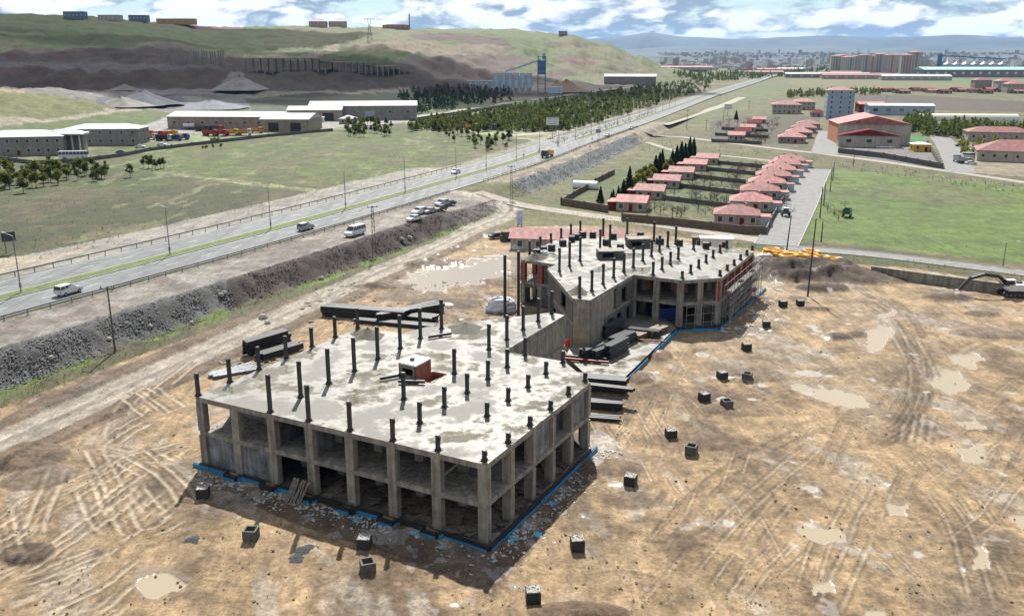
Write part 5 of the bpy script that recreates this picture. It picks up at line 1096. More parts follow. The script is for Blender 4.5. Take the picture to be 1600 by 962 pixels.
# village rows
for i,(px,py,w) in enumerate(((985,330,8.5),(1014,311,8.5),(1040,294,8.5),(1063,280,8.5),(1085,267,8.5),(1104,257,8.5))):
    t=bld('village_house',ORD[i]+' rose roofed house from the garden wall, in the row beside the firs',px,py,8.2,7.5,2.7,LZ,WPINK,ROOFR,'gable',1.6,1,3,1,group='houses beside the fir trees',chim=0); hq=MB(); hq.box((-5.4,0,1.1),(2.6,6.5,2.4)); hq.build('porch',ROOFD,t,local=True); MB().box((-5.4,0,2.45),(3.2,7.4,.16)).build('porch_roof',ROOFR,t,local=True)
for i,(px,py,w) in enumerate(((1150,352,12),(1172,330,12),(1187,312,11),(1198,299,11),(1208,287,11),(1217,277,11),(1226,268,11),(1234,262,10))):
    t=bld('village_house',ORD[i]+' hipped roof house from the garden wall, in the row along the lane',px,py,11,8.5,2.9,LZ+4,WPINK if i%2==0 else WCREAM,ROOFR,'hip',2.1,1,4,2,group='houses along the village lane',chim=2); MB().box((6.9,-1.5,1.15),(3.,4.5,2.5)).build('glazed_porch',mat('pale_glazing',(.33,.40,.42),.3,.1),t,local=True); MB().box((6.9,-1.5,2.5),(3.4,5,.16)).build('porch_roof',ROOFR,t,local=True)
for i,(px,py) in enumerate(((1150,219),(1160,213),(1168,206),(1178,199),(1186,193))): bld('village_house',ORD[i]+' small orchard house back from the embankment road, with red gable roof',px,py,8,7,2.7,LZ,WPINK,ROOFD if i%2 else ROOFR,'gable',1.6,1,3,1,group='houses in the far orchard rows')
for i,(px,py) in enumerate(((1237,224),(1248,216),(1256,208),(1263,202))): bld('village_house',ORD[i]+' hipped house back from the embankment road, in the short upper row',px,py,13,9,3.2,LZ+2,WTAN,ROOFR,'hip',2.2,1,4,2,group='houses in the short upper row',chim=1)
# bigger neighbours
bld('apartment_house','two storey cream house with hipped rose roof beyond the orchard',1229,178,20,13,6.5,-12,WCREAM,ROOFR,'hip',2.6,2,6,3,chim=2); bld('apartment_house','cream house wing with rose roof behind the two storey house',1256,172,16,12,6.2,-12,WCREAM,ROOFR,'hip',2.4,2,5,3,chim=1)
bld('tower_house','pale blue six storey tower block with small red roof',1311,187,17,14,19,-12,WBLUE,ROOFR,'hip',2.2,6,3,3,cat='apartment block'); bld('gate_house','small dark red roofed house beside the blue tower',1279,183,10,8,3,-12,WPINK,ROOFD,'hip',2,1,3,2)
bld('sports_hall','cream hall with orange flanks and broad rose gable roof',1364,226,34,30,10,-10,WCREAM,ROOFR,'gable_y',4.,2,0,4,door=False,cat='hall'); sp3=[o for o in bpy.data.objects if o.name.startswith('sports_hall')][0]
for s_ in(-1,1): MB().box((s_*17.06,0,4.9),(.1,29.6,9.6)).build('side_panel',ORANGE,sp3,local=True)
t=bld('hall_annex','cream gabled annex with three windows in front of the sports hall',1357,230,28,6,5.5,-10,WCREAM,ROOFD,'gable_y',3.,1,3,1,door=False,cat='hall',win=(2.4,1.6))
bld('blue_shed','long pale blue metal shed with rose roofed end',1408,180,44,14,6.5,-8,WBLUE,ROOFW,'gable',1.5,1,5,1,door=False,cat='shed',win=(3.2,2.)); bld('red_shed','dark red roofed shed adjoining the blue shed',1362,176,18,14,6,-8,ROOFD,ROOFR,'gable',1.8,1,3,1,door=False,cat='shed')
gh=thing('greenhouse',Pg(1508,188),'long pale plastic covered greenhouse tunnel','greenhouse',rz=R(-6)); n=10; V=[]; 
for x in(-32,32):
    for k in range(n+1): a=math.pi*k/n; V.append((x,-5*math.cos(a),4.2*math.sin(a)))
MB().add(V,[(k,k+1,n+2+k,n+1+k) for k in range(n)]+[tuple(range(n,-1,-1)),tuple(range(n+1,2*n+2))]).build('plastic_cover',mat('milky_plastic',(.52,.50,.42),.5,.08),gh,local=True,smooth=False)
for k in range(11): MB().box((-32+6.4*k,0,2.1),(.15,10.06,.12)).build('hoop',STEEL,gh,local=True)
bld('yellow_hut','small yellow hut with white roof in the walled yard',1440,237,7.5,6,3.4,-8,mat('yellow_render',(.55,.33,.02),.8,.1),WHITEP,'hip',.8,1,2,1,cat='hut')
bld('red_roof_house','rose roofed house with pale wing by the trees',1562,222,30,13,5,-14,WCREAM,ROOFR,'hip',2.4,1,6,2,chim=1); bld('school_building','low pale building with broad rose roof and glazed front',1598,254,34,18,4.5,-22,WCREAM,ROOFR,'hip',4.,1,8,3,cat='school')
for px,py,l in((1536,138,'brown house with rose roof at the far farm'),(1572,140,'white two storey house with rose roof at the far farm'),(1588,146,'cream house with pale roof at the far farm')): bld('farm_house',l,px,py,20,15,10,-6,WTAN if px<1550 else WCREAM,ROOFR,'hip',3.,2,5,3)
for i in range(16):
    px=1370+i*15+(i%3)*4; bld('farm_shed','low farm house with faded red roof in the far hamlet',px,143+(i%4)*1.2,13,8,2.8,-6+(i%5)*8,GREYW if i%2 else WTAN,ROOFD if i%3 else ROOFR,'gable',1.8,1,2,1,door=False,group='far hamlet houses',sub=False)
# site house, cabins
sh=bld('site_house','long site house with rose red roof behind the rear block',884,392,25,7.5,2.7,-9,WCREAM,ROOFR,'gable',1.7,1,6,1,cat='house')
bld('site_cabin','white site cabin with dark door behind the rear roof',1119,392,7,2.8,2.7,-8,WHITEP,WHITEP,'flat',0,1,2,1,cat='cabin'); bld('timber_hut','small brown hut beside the white site cabin',1092,389,3,2.6,2.5,-8,TIMBER,TIMBER,'flat',0,1,1,1,door=False,cat='hut')
# works on the left
of=bld('office_building','two storey grey stone office with white roof and tall white portico',30,243,34,20,7.6,14,WGREY,ROOFW,'hip',2.2,2,9,4,cat='office'); of2=bld('office_wing','grey stone wing of the office with white roof beside the truck row',158,227,34,16,7.4,4,WGREY,ROOFW,'hip',2.,2,7,3,door=False,cat='office')
x,y,z=Pg(104,238); tp=thing('portico',(x,y,z),'white columned portico between the two office wings','portico',rz=R(10))
for k in range(5): MB().tube((-6+3*k,-1,0),(-6+3*k,-1,7.2),.45,.38,n=12).build('column',FRAMEW,tp,local=True)
MB().box((0,3,7.6),(16,10,.9)).build('entablature',FRAMEW,tp,local=True); r_=MB(); hip(r_,16,10,8,1.8,.6); r_.build('roof',ROOFW,tp,local=True); MB().box((0,3.5,3.6),(14,6,7.2)).build('wall',WGREY,tp,local=True)
bld('warehouse','long tan warehouse with white roof behind the truck row',350,203,62,24,7,-4,WTAN,ROOFW,'gable',2.2,1,8,1,door=False,cat='warehouse',win=(1.6,1.2)); t=bld('warehouse_end','gabled end hall of the white roofed warehouse with two dark gates',445,206,26,26,6.6,-4,WTAN,ROOFW,'gable',2.6,1,0,0,door=False,cat='warehouse')
for k in(-6,6): MB().box((k,-13.05,2.4),(5.5,.12,4.8)).build('gate',mat('dark_gate',(.02,.02,.022),.7,.2),t,local=True)
t=bld('warehouse','grey warehouse with white roof and blue doors beside the plantation',568,187,66,26,8.5,6,WGREY,ROOFW,'gable',2.4,1,6,1,door=False,cat='warehouse',win=(1.6,1.2)); 
for k,mm in((4,WBLUE),(-26,MATS['dark_gate'])): MB().box((k,-13.06,2.6),(6,.12,5.2)).build('gate',mm,t,local=True)
t=bld('warehouse_annex','tan gabled annex with a blue and a dark door left of the grey warehouse',492,189,32,20,6.5,6,WTAN,mat('grey_roof',(.20,.195,.19),.6,.1),'gable',2.,1,0,0,door=False,cat='warehouse')
for k,mm in((-7,WBLUE),(8,MATS['dark_gate'])): MB().box((k,-10.06,2.4),(6.5,.12,4.8)).build('gate',mm,t,local=True)
bld('gate_kiosk','small pale kiosk with white pyramid roof by the works gate',542,194,9,9,3.2,0,WCREAM,ROOFW,'hip',1.8,1,2,2,cat='kiosk'); bld('white_container','white container by the yellow tipper',497,191,7,3,2.8,4,WHITEP,WHITEP,'flat',0,1,2,1,door=False,cat='container')
bld('warehouse','low grey hall with white roof and two dark gates at the hill foot',984,133,62,34,10,-8,WGREY,ROOFW,'gable',2.6,1,0,0,door=False,cat='warehouse')
# concrete plant
x,y,z=Pg(838,146); cp=thing('concrete_plant',(x,y,z),'concrete plant with blue lattice tower and row of pale silos at the hill foot','concrete plant'); S1=mat('pale_blue_steel',(.33,.42,.50),.5,.15,.3); S2=mat('mid_blue_steel',(.06,.16,.30),.5,.25,.4)
for k in range(6): q=MB().tube((-38+6.2*k,0,5),(-38+6.2*k,0,19),2.7,n=14).build('silo',S1,cp,local=True); MB().tube((-38+6.2*k,0,5),(-38+6.2*k,0,1),2.7,.5,n=12).build('cone',S1,q,local=True)
tw=MB()
for sx in(-3.5,3.5):
    for sy in(-3.5,3.5): tw.box((5+sx,sy,17),(.8,.8,34))
for zz in range(4,35,5): tw.box((5,0,zz),(8.2,8.2,.6))
tw.build('tower_frame',S2,cp,local=True); MB().box((5,0,24),(6.6,6.6,13)).build('mixer_housing',S2,cp,local=True); MB().box((7,0,34),(3,3,6)).build('head_house',S1,cp,local=True); MB().beam((-30,3,20),(4,0,31),2,1.6).build('conveyor',S1,cp,local=True); MB().box((18,0,3),(14,8,6)).build('shed',S1,cp,local=True)
bld('plant_office','pale blue plant office under the quarry slope',765,140,44,14,8,2,WBLUE,ROOFW,'flat',0,2,8,2,door=False,cat='office',sub=False)
heapobj('aggregate_heap',885,143,None,26,11,mat('tan_aggregate',(.20,.14,.10),.95,.2,.3),'large tan aggregate heap beside the concrete plant','aggregate heap'); heapobj('aggregate_heap',870,141,None,20,9,MATS['tan_aggregate'],'smaller tan aggregate heap touching the large one','aggregate heap')
for px,py,r,h,c,l in((225,163,26,9,(.06,.07,.085),'dark blue grey aggregate heap in the quarry yard'),(190,166,18,6,(.17,.16,.15),'pale grey aggregate heap in the quarry yard'),(330,168,26,5,(.13,.14,.16),'flat grey aggregate heap behind the warehouse'),(375,140,28,12,(.2,.185,.17),'tall pale spoil cone against the dark quarry face'),(195,141,12,5,(.2,.17,.15),'small spoil heap below the quarry face')): heapobj('aggregate_heap',px,py,None,r,h,mat('aggr_%d'%px,c,.95,.25,.2),l,'aggregate heap')
# hillside frames and hilltop buildings
def deck(px0,px1,py,hm,d,label,rows=2,slope=0.):
    a,b=Pg(px0,py),Pg(px1,py); t=thing('terraced_frame',a,label,'concrete frame'); zt=max(a[2],b[2]); L=math.dist(a[:2],b[:2]); ux,uy=(b[0]-a[0])/L,(b[1]-a[1])/L; n=max(6,int(L/7)); vx,vy=-uy,ux
    if vy<0: vx,vy=-vx,-vy
    for k in range(n+1):
        for j in range(rows): x=a[0]+ux*L*k/n+vx*d*j/max(1,rows-1);y=a[1]+uy*L*k/n+vy*d*j/max(1,rows-1); MB().box((x,y,zt+hm/2-4),(1.1,1.1,hm+8)).build('pillar',CONC,t)
    if slope>=0:
        c=((a[0]+b[0])/2+vx*d/2,(a[1]+b[1])/2+vy*d/2); q=[(a[0]-ux*2,a[1]-uy*2),(b[0]+ux*2,b[1]+uy*2),(b[0]+vx*d,b[1]+vy*d),(a[0]+vx*d,a[1]+vy*d)]; MB().prism(q,zt+hm,zt+hm+1.).build('deck_slab',CONC,t)
    return t
deck(402,520,113,12,34,'long pillared concrete deck frame dug into the dark hillside',2); deck(520,590,113,9,30,'lower pillared deck frame right of the long hillside deck',2); deck(590,640,114,6,24,'smallest pillared deck frame at the end of the hillside terraces',2); deck(272,350,103,14,20,'rows of bare pillars standing on the quarry terrace',3,-1)
for px,py,w,h,wm,rm,l in((115,28,28,8,mat('blue_grey_sheet',(.10,.14,.20),.6,.2,.2),ROOFW,'blue grey industrial shed on the hill crest'),(170,31,30,6,WCREAM,ROOFW,'white roofed shed on the hill crest'),(215,32,26,7,MATS['blue_grey_sheet'],MATS['grey_roof'],'dark blue shed on the hill crest beside the white one'),(274,36,58,6,mat('ochre_wall',(.33,.22,.09),.8,.1),MATS['ochre_wall'],'long ochre walled hall on the hill crest'),
  (496,41,26,7,WPINK,ROOFR,'first red roofed housing block on the hill crest'),(527,41,26,7,WCREAM,ROOFR,'second red roofed housing block on the hill crest'),(554,41,28,6,WPINK,ROOFR,'third red roofed housing block on the hill crest'),(618,43,40,3,WTAN,ROOFD,'low dark roofed houses by the minaret'),(652,43,30,3,WTAN,ROOFR,'low red roofed houses right of the minaret'),(880,54,14,5,WGREY,WGREY,'small hut on the hill shoulder')):
    bld('hilltop_building',l,px,py+2,w,14,h+2,0,wm,rm,'flat' if 'shed' in l or 'hall' in l or 'hut' in l else 'hip',1.8,1,5,1,door=False,cat='building',sub=False)
x,y,z=Pg(640,45); t=thing('minaret',(x,y,z),'slim grey minaret on the hill crest','minaret'); MB().tube((0,0,-1),(0,0,19),1.1,.9,n=10).build('shaft',CONC,t,local=True); MB().tube((0,0,14),(0,0,15),1.7,1.7,n=10).build('balcony',CONC,t,local=True); MB().tube((0,0,19),(0,0,24),1.2,.05,n=10).build('spire',CONCD,t,local=True)
# far blocks and factories
AP=[(1306,113,16,34),(1317,112,15,36),(1328,114,14,32),(1340,112,18,34),(1352,114,16,36),(1362,113,15,34),(1374,113,17,38),(1392,114,18,36),(1404,113,16,36),(1416,115,18,36),(1430,114,20,42)]
for i,(px,py,w,h) in enumerate(AP):
    t=bld('apartment_tower','tall cream apartment tower with red roof, standing in the far cluster',px,py,26,24,h*1.15,(i%3)*12-10,WCREAM if i%3 else WTAN,ROOFR,'hip',3,9,4,3,door=False,group='far apartment towers',cat='apartment block',win=(2.2,2.),sub=False); MB().box((0,-12.15,h*.57),(5,.4,h*1.1)).build('stair_bay',ORANGE if i%2 else WGREY,t,local=True)
bld('factory','long pale green roofed factory beside the far silos',1552,121,260,60,14,-3,WGREY,mat('pale_green_roof',(.22,.42,.34),.5,.1),'gable',5,1,16,1,door=False,cat='factory',win=(5,4),sub=False)
x,y,z=Pg(1524,114); t=thing('grain_silos',(x,y,z),'row of pale metal grain silos with an elevator tower','silos')
for k in range(7): q=MB().tube((-70+22*k,0,0),(-70+22*k,0,20),10,n=16).build('silo',S1,t,local=True); MB().tube((-70+22*k,0,20),(-70+22*k,0,26),10,.5,n=16).build('silo_roof',STEEL,q,local=True)
MB().box((-90,0,22),(8,8,44)).build('elevator_tower',S2,t,local=True); MB().beam((-90,0,40),(70,0,32),2.5,2.5).build('conveyor',S2,t,local=True)
for px,py,w,wm,rm,l in((1072,110,120,WCREAM,ROOFR,'long cream works with red roof at the hill end'),(1085,112,60,mat('red_wall',(.28,.03,.03),.7,.1),ROOFW,'red walled hall beside the cream works'),(1197,118,70,WCREAM,ROOFR,'red roofed depot beside the far highway'),(1212,113,90,WGREY,ROOFR,'grey depot with red roof beside the far highway'),(1237,112,70,WCREAM,mat('teal_roof',(.2,.38,.36),.5,.1),'teal roofed hall by the far highway'),(1293,122,150,WGREY,MATS['grey_roof'],'dark long sheds before the apartment towers'),(1345,124,130,WPINK,ROOFR,'long rose roofed sheds before the apartment towers'),(1432,126,110,WCREAM,ROOFW,'long white roofed shed in the far fields'),(1322,119,60,WCREAM,ROOFR,'rose roofed hall under the apartment towers')):
    bld('depot',l,px,py,w,24,7,-8,wm,rm,'gable',3,1,8,1,door=False,cat='depot',win=(3,2),sub=False)
# garden and yard walls with piers
def gwall(pxs,h,m,label,pier=8.,th=.3,name='garden_wall'):
    w=[Pg(*q) for q in pxs]; t=thing(name,w[0],label,'wall')
    for a,b in zip(w[:-1],w[1:]):
        L=math.dist(a[:2],b[:2]); n=max(1,round(L/pier))
        for k in range(n):
            p,q=lin(a,b,k/n),lin(a,b,(k+1)/n); MB().beam((p[0],p[1],p[2]+h/2-.1),(q[0],q[1],q[2]+h/2-.1),th,h+.2).build('wall_panel',m,t); MB().box((p[0],p[1],p[2]+h/2),(.5,.5,h+.5)).build('pier',m,t)
    return t
gwall([(972,345),(1050,352),(1110,359),(1160,365),(1196,366)],2.,BROWNW,'brown garden wall with piers along the village track'); gwall([(877,320),(950,332)],2.,BROWNW,'short brown garden wall left of the gateway'); gwall([(877,320),(905,303),(925,293)],1.8,BROWNW,'stepped brown side wall by the meadow corner'); gwall([(1196,366),(1206,345),(1220,320),(1234,295)],1.5,GREYW,'low grey wall along the village lane'); gwall([(930,287),(960,272)],1.8,BROWNW,'brown wall by the white storage tank')
for a,b in (((1035,312),(1140,325)),((1062,293),(1155,304)),((1085,278),(1165,287)),((1104,266),(1180,274)),((1118,256),(1195,263))):
    gwall([a,b],1.4,GREYW,'low grey plot wall between the village garden strips',6.)['group']='plot walls between the gardens'
for a,b in (((1112,222),(1190,226)),((1118,212),(1200,216)),((1128,203),(1200,206))): gwall([a,b],1.6,GREYW,'dark grey plot wall in the far orchard rows',8.)['group']='plot walls in the far orchard'
gwall([(1310,239),(1380,247),(1472,264)],2.2,GREYW,'grey block wall with piers around the walled yard'); gwall([(1472,264),(1455,238),(1448,224)],2.,GREYW,'side wall of the walled yard along the upper lane')
gwall([(0,250),(55,257),(120,254),(190,245),(235,236),(300,228),(420,214),(520,205)],1.5,GREYW,'dark boundary wall of the works along the field',12.)
gwall([(640,190),(720,178),(800,166)],1.8,GREYW,'boundary wall of the grey warehouse along the plantation road',12.)
x,y,z=Pg(915,295); t=thing('storage_tank',(x,y,z),'white half buried cylindrical tank by the fir trees','tank',rz=R(-20)); MB().tube((-4,0,1.),(4,0,1.),1.6,n=18).build('shell',WHITEP,t,local=True); MB().box((0,0,.1),(8,3,.5)).build('cradle',CONC,t,local=True)
# ------------------------------------------------------------ trees
def leafmat(n,c):
    m=mat(n,c,.9,.45,.7); N=m.node_tree.nodes; L=m.node_tree.links; b=N['Principled BSDF']; t=N.new('ShaderNodeBsdfTranslucent'); x=N.new('ShaderNodeMixShader'); x.inputs[0].default_value=.55
    L.new(b.inputs['Base Color'].links[0].from_socket,t.inputs[0]); L.new(b.outputs[0],x.inputs[1]); L.new(t.outputs[0],x.inputs[2]); L.new(x.outputs[0],N['Material Output'].inputs[0]); return m
NEED=leafmat('pine_needles',(.095,.125,.032)); NEEDL=leafmat('light_pine_needles',(.11,.125,.03)); FIRM=leafmat('dark_fir_needles',(.03,.055,.022)); YLEAF=leafmat('spring_yellow_leaves',(.16,.165,.035)); TWIG=mat('bare_twigs',(.105,.07,.06),.9,.3,2.); BARK=mat('bark',(.06,.045,.035),.9,.3,3.)
def tree_proto(kind,h,seed,crown,nl):
    r=np.random.RandomState(seed); t=thing(kind,(0,0,0),'x','tree'); tr=MB(); tr.tube((0,0,-.2),(0,0,h*.9),h*.022,h*.006,n=6)
    V=[];Fq=[]
    for k in range(10):
        z=h*(.25+.6*k/10); a=k*2.4; l=h*.22*(1-.6*k/10); tr.tube((0,0,z),(l*math.cos(a),l*math.sin(a),z+l*.5),h*.008,h*.003,n=4)
    tr.build('trunk',BARK,t,local=True); cl=[]
    if kind=='fir_tree':
        for k in range(nl):
            u=r.rand()**.8; z=h*(.06+.94*u); rad=h*.27*(1-u)*(0.55+.45*((u*9)%1))+.05; a=r.rand()*6.28; q=rad*math.sqrt(r.rand()*.7+.3); cl.append((q*math.cos(a),q*math.sin(a),z-q*.25,h*.05*(1.1-u*.6)))
    elif kind=='bare_tree': pass
    else:
        lob=[(r.uniform(-.16,.16)*h,r.uniform(-.16,.16)*h,h*r.uniform(.42,.85),h*r.uniform(.13,.22)) for _ in range(7)]+[(0,0,h*.86,h*.14)]
        for k in range(nl):
            L=lob[r.randint(len(lob))]; d=r.randn(3); d/=np.linalg.norm(d); q=L[3]*r.rand()**.4; cl.append((L[0]+d[0]*q,L[1]+d[1]*q,L[2]+d[2]*q*.8,h*.05))
    if kind=='bare_tree':
        mb=MB()
        def br(p,d,l,rad,n):
            q=p+d*l; mb.tube(p,q,rad,rad*.6,n=4)
            if n:
                for _ in range(4): e=d+r.randn(3)*.55; e[2]=abs(e[2])*.8+.1; br(q,e/np.linalg.norm(e),l*.68,rad*.55,n-1)
        for k in range(4): d=A_((math.cos(k*1.6),math.sin(k*1.6),1.1)); br(A_((0,0,h*.2)),d/np.linalg.norm(d),h*.28,.05,3)
        mb.build('crown',crown,t,local=True)
    else:
        mb=MB()
        for x,y,z,s in cl:
            q=r.randn(2,3); q[0]/=np.linalg.norm(q[0]); q[1]-=q[0]*(q[0]@q[1]); q[1]/=np.linalg.norm(q[1]); c=A_((x,y,z)); s*=r.uniform(.7,1.5)
            mb.add([c-q[0]*s,c+q[1]*s*.7,c+q[0]*s,c-q[1]*s*.7],[(0,1,2,3)])
        mb.build('crown',crown,t,local=True)
    return t
PR={'pine':[tree_proto('pine_tree',4.6,s,m,n) for s,m,n in((1,NEED,420),(2,NEEDL,380),(3,NEED,360),(4,NEEDL,420))],'fir':[tree_proto('fir_tree',10,s,FIRM,1000) for s in(5,6)],'bare':[tree_proto('bare_tree',4.,s,TWIG,0) for s in(7,8)],'bush':[tree_proto('leafy_tree',4.5,s,m,420) for s,m in((9,YLEAF),(10,NEEDL))],'far':[tree_proto('leafy_tree',5.,s,NEED,90) for s in(11,12)]}
used=set()
def plant(kind,px,py,h,label,group,i=None,xy=None):
    p=PR[kind][(i if i is not None else RNG.randrange(9))%len(PR[kind])]; x,y,z=Pg(px,py) if xy is None else (*xy,float(zg(*xy))); h0={'pine':4.6,'fir':10,'bare':4.,'bush':4.5,'far':5.}[kind]; s=h/h0
    if p.name not in used: used.add(p.name); o=p
    else: o=copytree(p)
    o.location=(x,y,z-.05); o.rotation_euler=(0,0,RNG.uniform(0,6.28)); o.scale=(s*RNG.uniform(.85,1.2),)*2+(s,); tag(o,label,'tree',group); return o
for px,py,h in((983,303,11),(974,308,7),(966,312,5.5),(958,316,5),(955,318,4.5),(1030,272,10),(1034,268,10.5),(1024,273,9),(1050,262,9),(1057,258,10),(1064,255,11),(1077,250,12),(1083,248,11),(1070,254,10),(938,316,6),(1150,187,8),(1320,220,8)): plant('fir',px,py,h*.8,'dark green fir tree beside the row of rose roofed houses','fir trees by the houses')
for px,py in((1012,288),(1020,282),(1003,292),(995,295),(1040,275),(1000,286),(1008,280),(990,300),(1016,276),(1046,268)): plant('bush',px,py,5,'yellow green leafy tree among the firs','leafy trees among the firs',0)
r=random.Random(21)
for k in range(46):
    px,py=r.uniform(-10,105),r.uniform(268,302)
    if py>292 and px>60: continue
    plant('bush' if r.random()<.45 else 'pine',px,py,r.uniform(4,6),'yellow green young pine in the clump by the works wall','clump of young pines by the works wall',0)
for k in range(22): plant('pine',r.uniform(100,172),r.uniform(264,284),r.uniform(3.6,5.5),'olive young pine in the loose row along the field edge','loose row of young pines at the field edge')
for px,py in((204,277),(232,263),(238,263),(243,265),(251,264),(256,263),(225,262)): plant('pine',px,py,r.uniform(4,5),'single young pine standing out in the grass field','single pines in the grass field')
for k in range(40): plant('pine',r.uniform(540,615),r.uniform(194,215),r.uniform(3.5,6),'young pine in the clump before the gate kiosk','pines before the gate kiosk')
for k in range(60):
    px=r.uniform(655,800); py=r.uniform(206,240)
    if py>206+ (px-640)*.25: continue
    plant('pine',px,py,r.uniform(3,5.5),'young pine in the small plot beside the highway junction','pines beside the highway junction')
for k in range(10): plant('bush',r.uniform(310,350),r.uniform(222,236),r.uniform(2.,3.),'brown leafless shrub by the yard wall','shrubs by the yard wall',0)
n=0
while n<250:
    px,py=r.uniform(640,1110),r.uniform(128,206); x,y,z=Pg(px,py); S_=float(hwcoord(x,y)[0])
    if not(-200<S_<-19) or z>6 or py<196-(px-640)*.155: continue
    plant('pine',px,py,r.uniform(4.,6.5),'young pine in the dense plantation along the highway','pine plantation along the highway'); n+=1
# rest of the plantation and far copses: one mass each
def mass(name,n,fn,hr,m,label,seed,q=34):
    r_=np.random.RandomState(seed); V=[];k=0;c=0
    while k<n and c<n*60:
        c+=1; p=fn(r_)
        if p is None: continue
        x,y,z=p; h=r_.uniform(*hr); nn=q; a=r_.rand(nn)*6.28; u=r_.rand(nn); rad=h*.3*np.sqrt(r_.rand(nn))*(1.15-u); cx=x+rad*np.cos(a);cy=y+rad*np.sin(a);cz=z+h*(.12+.88*u); s=h*.13*(1.2-.5*u)
        A=r_.randn(nn,3);A/=np.linalg.norm(A,axis=1)[:,None];B=r_.randn(nn,3);B-=A*(A*B).sum(1)[:,None];B/=np.linalg.norm(B,axis=1)[:,None]; C=np.stack([cx,cy,cz],1); s=s[:,None]
        V.append(np.stack([C-A*s,C+B*s*.7,C+A*s,C-B*s*.7],1).reshape(-1,3)); k+=1
    V=np.concatenate(V); o=npmesh(name,V,np.arange(len(V)).reshape(-1,4),m); return tag(o,label,'trees',kind='stuff')
def fplant(r_):
    px,py=r_.uniform(640,1110),r_.uniform(122,206); x,y,z=Pg(px,py); S_=float(hwcoord(x,y)[0])
    if not(-230<S_<-17) or z>7 or py<200-(px-640)*.175: return None
    return x,y,z
mass('pine_plantation',900,fplant,(2,5.5),NEEDL,'paler young pines mixed through the highway plantation',31); mass('pine_plantation',650,fplant,(3.5,6.5),NEED,'dense dark young pine plantation between the works and the highway',1)
def area(poly,zmax=99):
    P_=A_(poly,float)
    def f(r_):
        px,py=r_.uniform(P_[:,0].min(),P_[:,0].max()),r_.uniform(P_[:,1].min(),P_[:,1].max())
        if not inpoly(A_([px]),A_([py]),poly)[0]: return None
        return Pg(px,py)
    return f
mass('dark_copse',170,area([(620,150),(720,140),(800,148),(800,158),(640,182)]),(5,8),FIRM,'dark tree belt behind the grey warehouse',2); mass('bare_copse',120,area([(640,152),(700,140),(800,146),(780,154)]),(5,8),TWIG,'bare purple brown trees under the quarry slope',3)
mass('pine_rows',190,area([(1440,200),(1620,204),(1620,220),(1440,214)]),(5,8),NEED,'rows of green pines beside the greenhouse',4); mass('pine_rows',90,area([(1410,188),(1450,186),(1460,205),(1410,208)]),(4,7),NEED,'young pines behind the sports hall',5); mass('scrub',160,area([(1230,146),(1375,142),(1375,150),(1230,154)]),(4,7),NEEDL,'scrub belt at the edge of the far fields',6); mass('far_trees',260,area([(1050,118),(1240,112),(1280,118),(1100,130)]),(6,11),NEED,'far trees along the highway',7); mass('far_trees',260,area([(1240,108),(1620,108),(1620,114),(1240,114)]),(8,14),NEED,'far trees between the depots',8); mass('yard_trees',60,area([(1495,225),(1620,230),(1620,250),(1500,245)]),(3,6),YLEAF,'garden trees around the low school building',9)
mass('grass_tufts',900,area([(-40,300),(200,262),(480,262),(700,222),(700,262),(420,335),(-40,425)]),(.3,.9),NEEDL,'rough grass tufts over the field left of the highway',41,9); mass('grass_tufts',420,area([(1010,215),(1120,228),(1290,246),(1450,268),(1620,296),(1620,310),(1420,280),(1200,246),(1000,240)]),(.4,1.3),TWIG,'dry scrub on the bank below the embankment road',42,10)
mass('grass_tufts',500,area([(830,332),(960,352),(1150,386),(1240,400),(1420,420),(1600,444),(1600,432),(1420,408),(1200,386),(1000,350),(830,322)]),(.25,.7),NEEDL,'weedy tufts along the verge between the site and the village track',43,9); mass('grass_tufts',500,area([(1290,262),(1600,300),(1600,415),(1300,380),(1262,350)]),(.2,.5),NEED,'low weeds scattered over the meadow',44,8)
mass('grass_tufts',420,area([(0,615),(150,565),(350,485),(500,442),(640,390),(740,345),(745,352),(520,448),(350,500),(160,580),(0,640)]),(.25,.7),NEEDL,'weeds along the foot of the rubble bank',45,9)
for k in range(70):
    row=r.randrange(5); t_=r.random(); a,b=(((1010,330),(1120,345)),((1045,308),(1150,322)),((1070,290),(1160,300)),((1090,276),(1170,284)),((1108,264),(1185,270)))[row]; plant('bare',a[0]+(b[0]-a[0])*t_+r.uniform(-6,6),a[1]+(b[1]-a[1])*t_+r.uniform(-8,6),r.uniform(2.5,4.5),'bare fruit tree in the village garden plots','bare fruit trees in the gardens')
for k in range(45): plant('bare',r.uniform(1120,1215),r.uniform(190,226),r.uniform(3,5),'bare purple brown tree in the far orchard','bare trees in the far orchard')
for px,py,h in((1310,345,3.5),(1293,330,3),(1303,338,3),(1320,325,2.5)): plant('bare',px,py,h,'bare shrub on the meadow edge by the green cart','bare shrubs by the green cart')
for k in range(16): plant('bare',1215+r.uniform(-4,22),r.uniform(262,345),r.uniform(2,4),'bare shrub in the gardens beside the village lane','bare shrubs beside the lane')
for k in range(16): plant('bare',r.uniform(905,1080),0,4,'small bare tree on the highway median','bare trees on the median',xy=tuple(A_(HC[HC[:,1]>400][k*2])+A_((r.uniform(-1,1),0))))
for ps in PR.values():
    for p in ps:
        if p.get('label')=='x':
            for c in list(p.children): bpy.data.objects.remove(c)
            bpy.data.objects.remove(p)
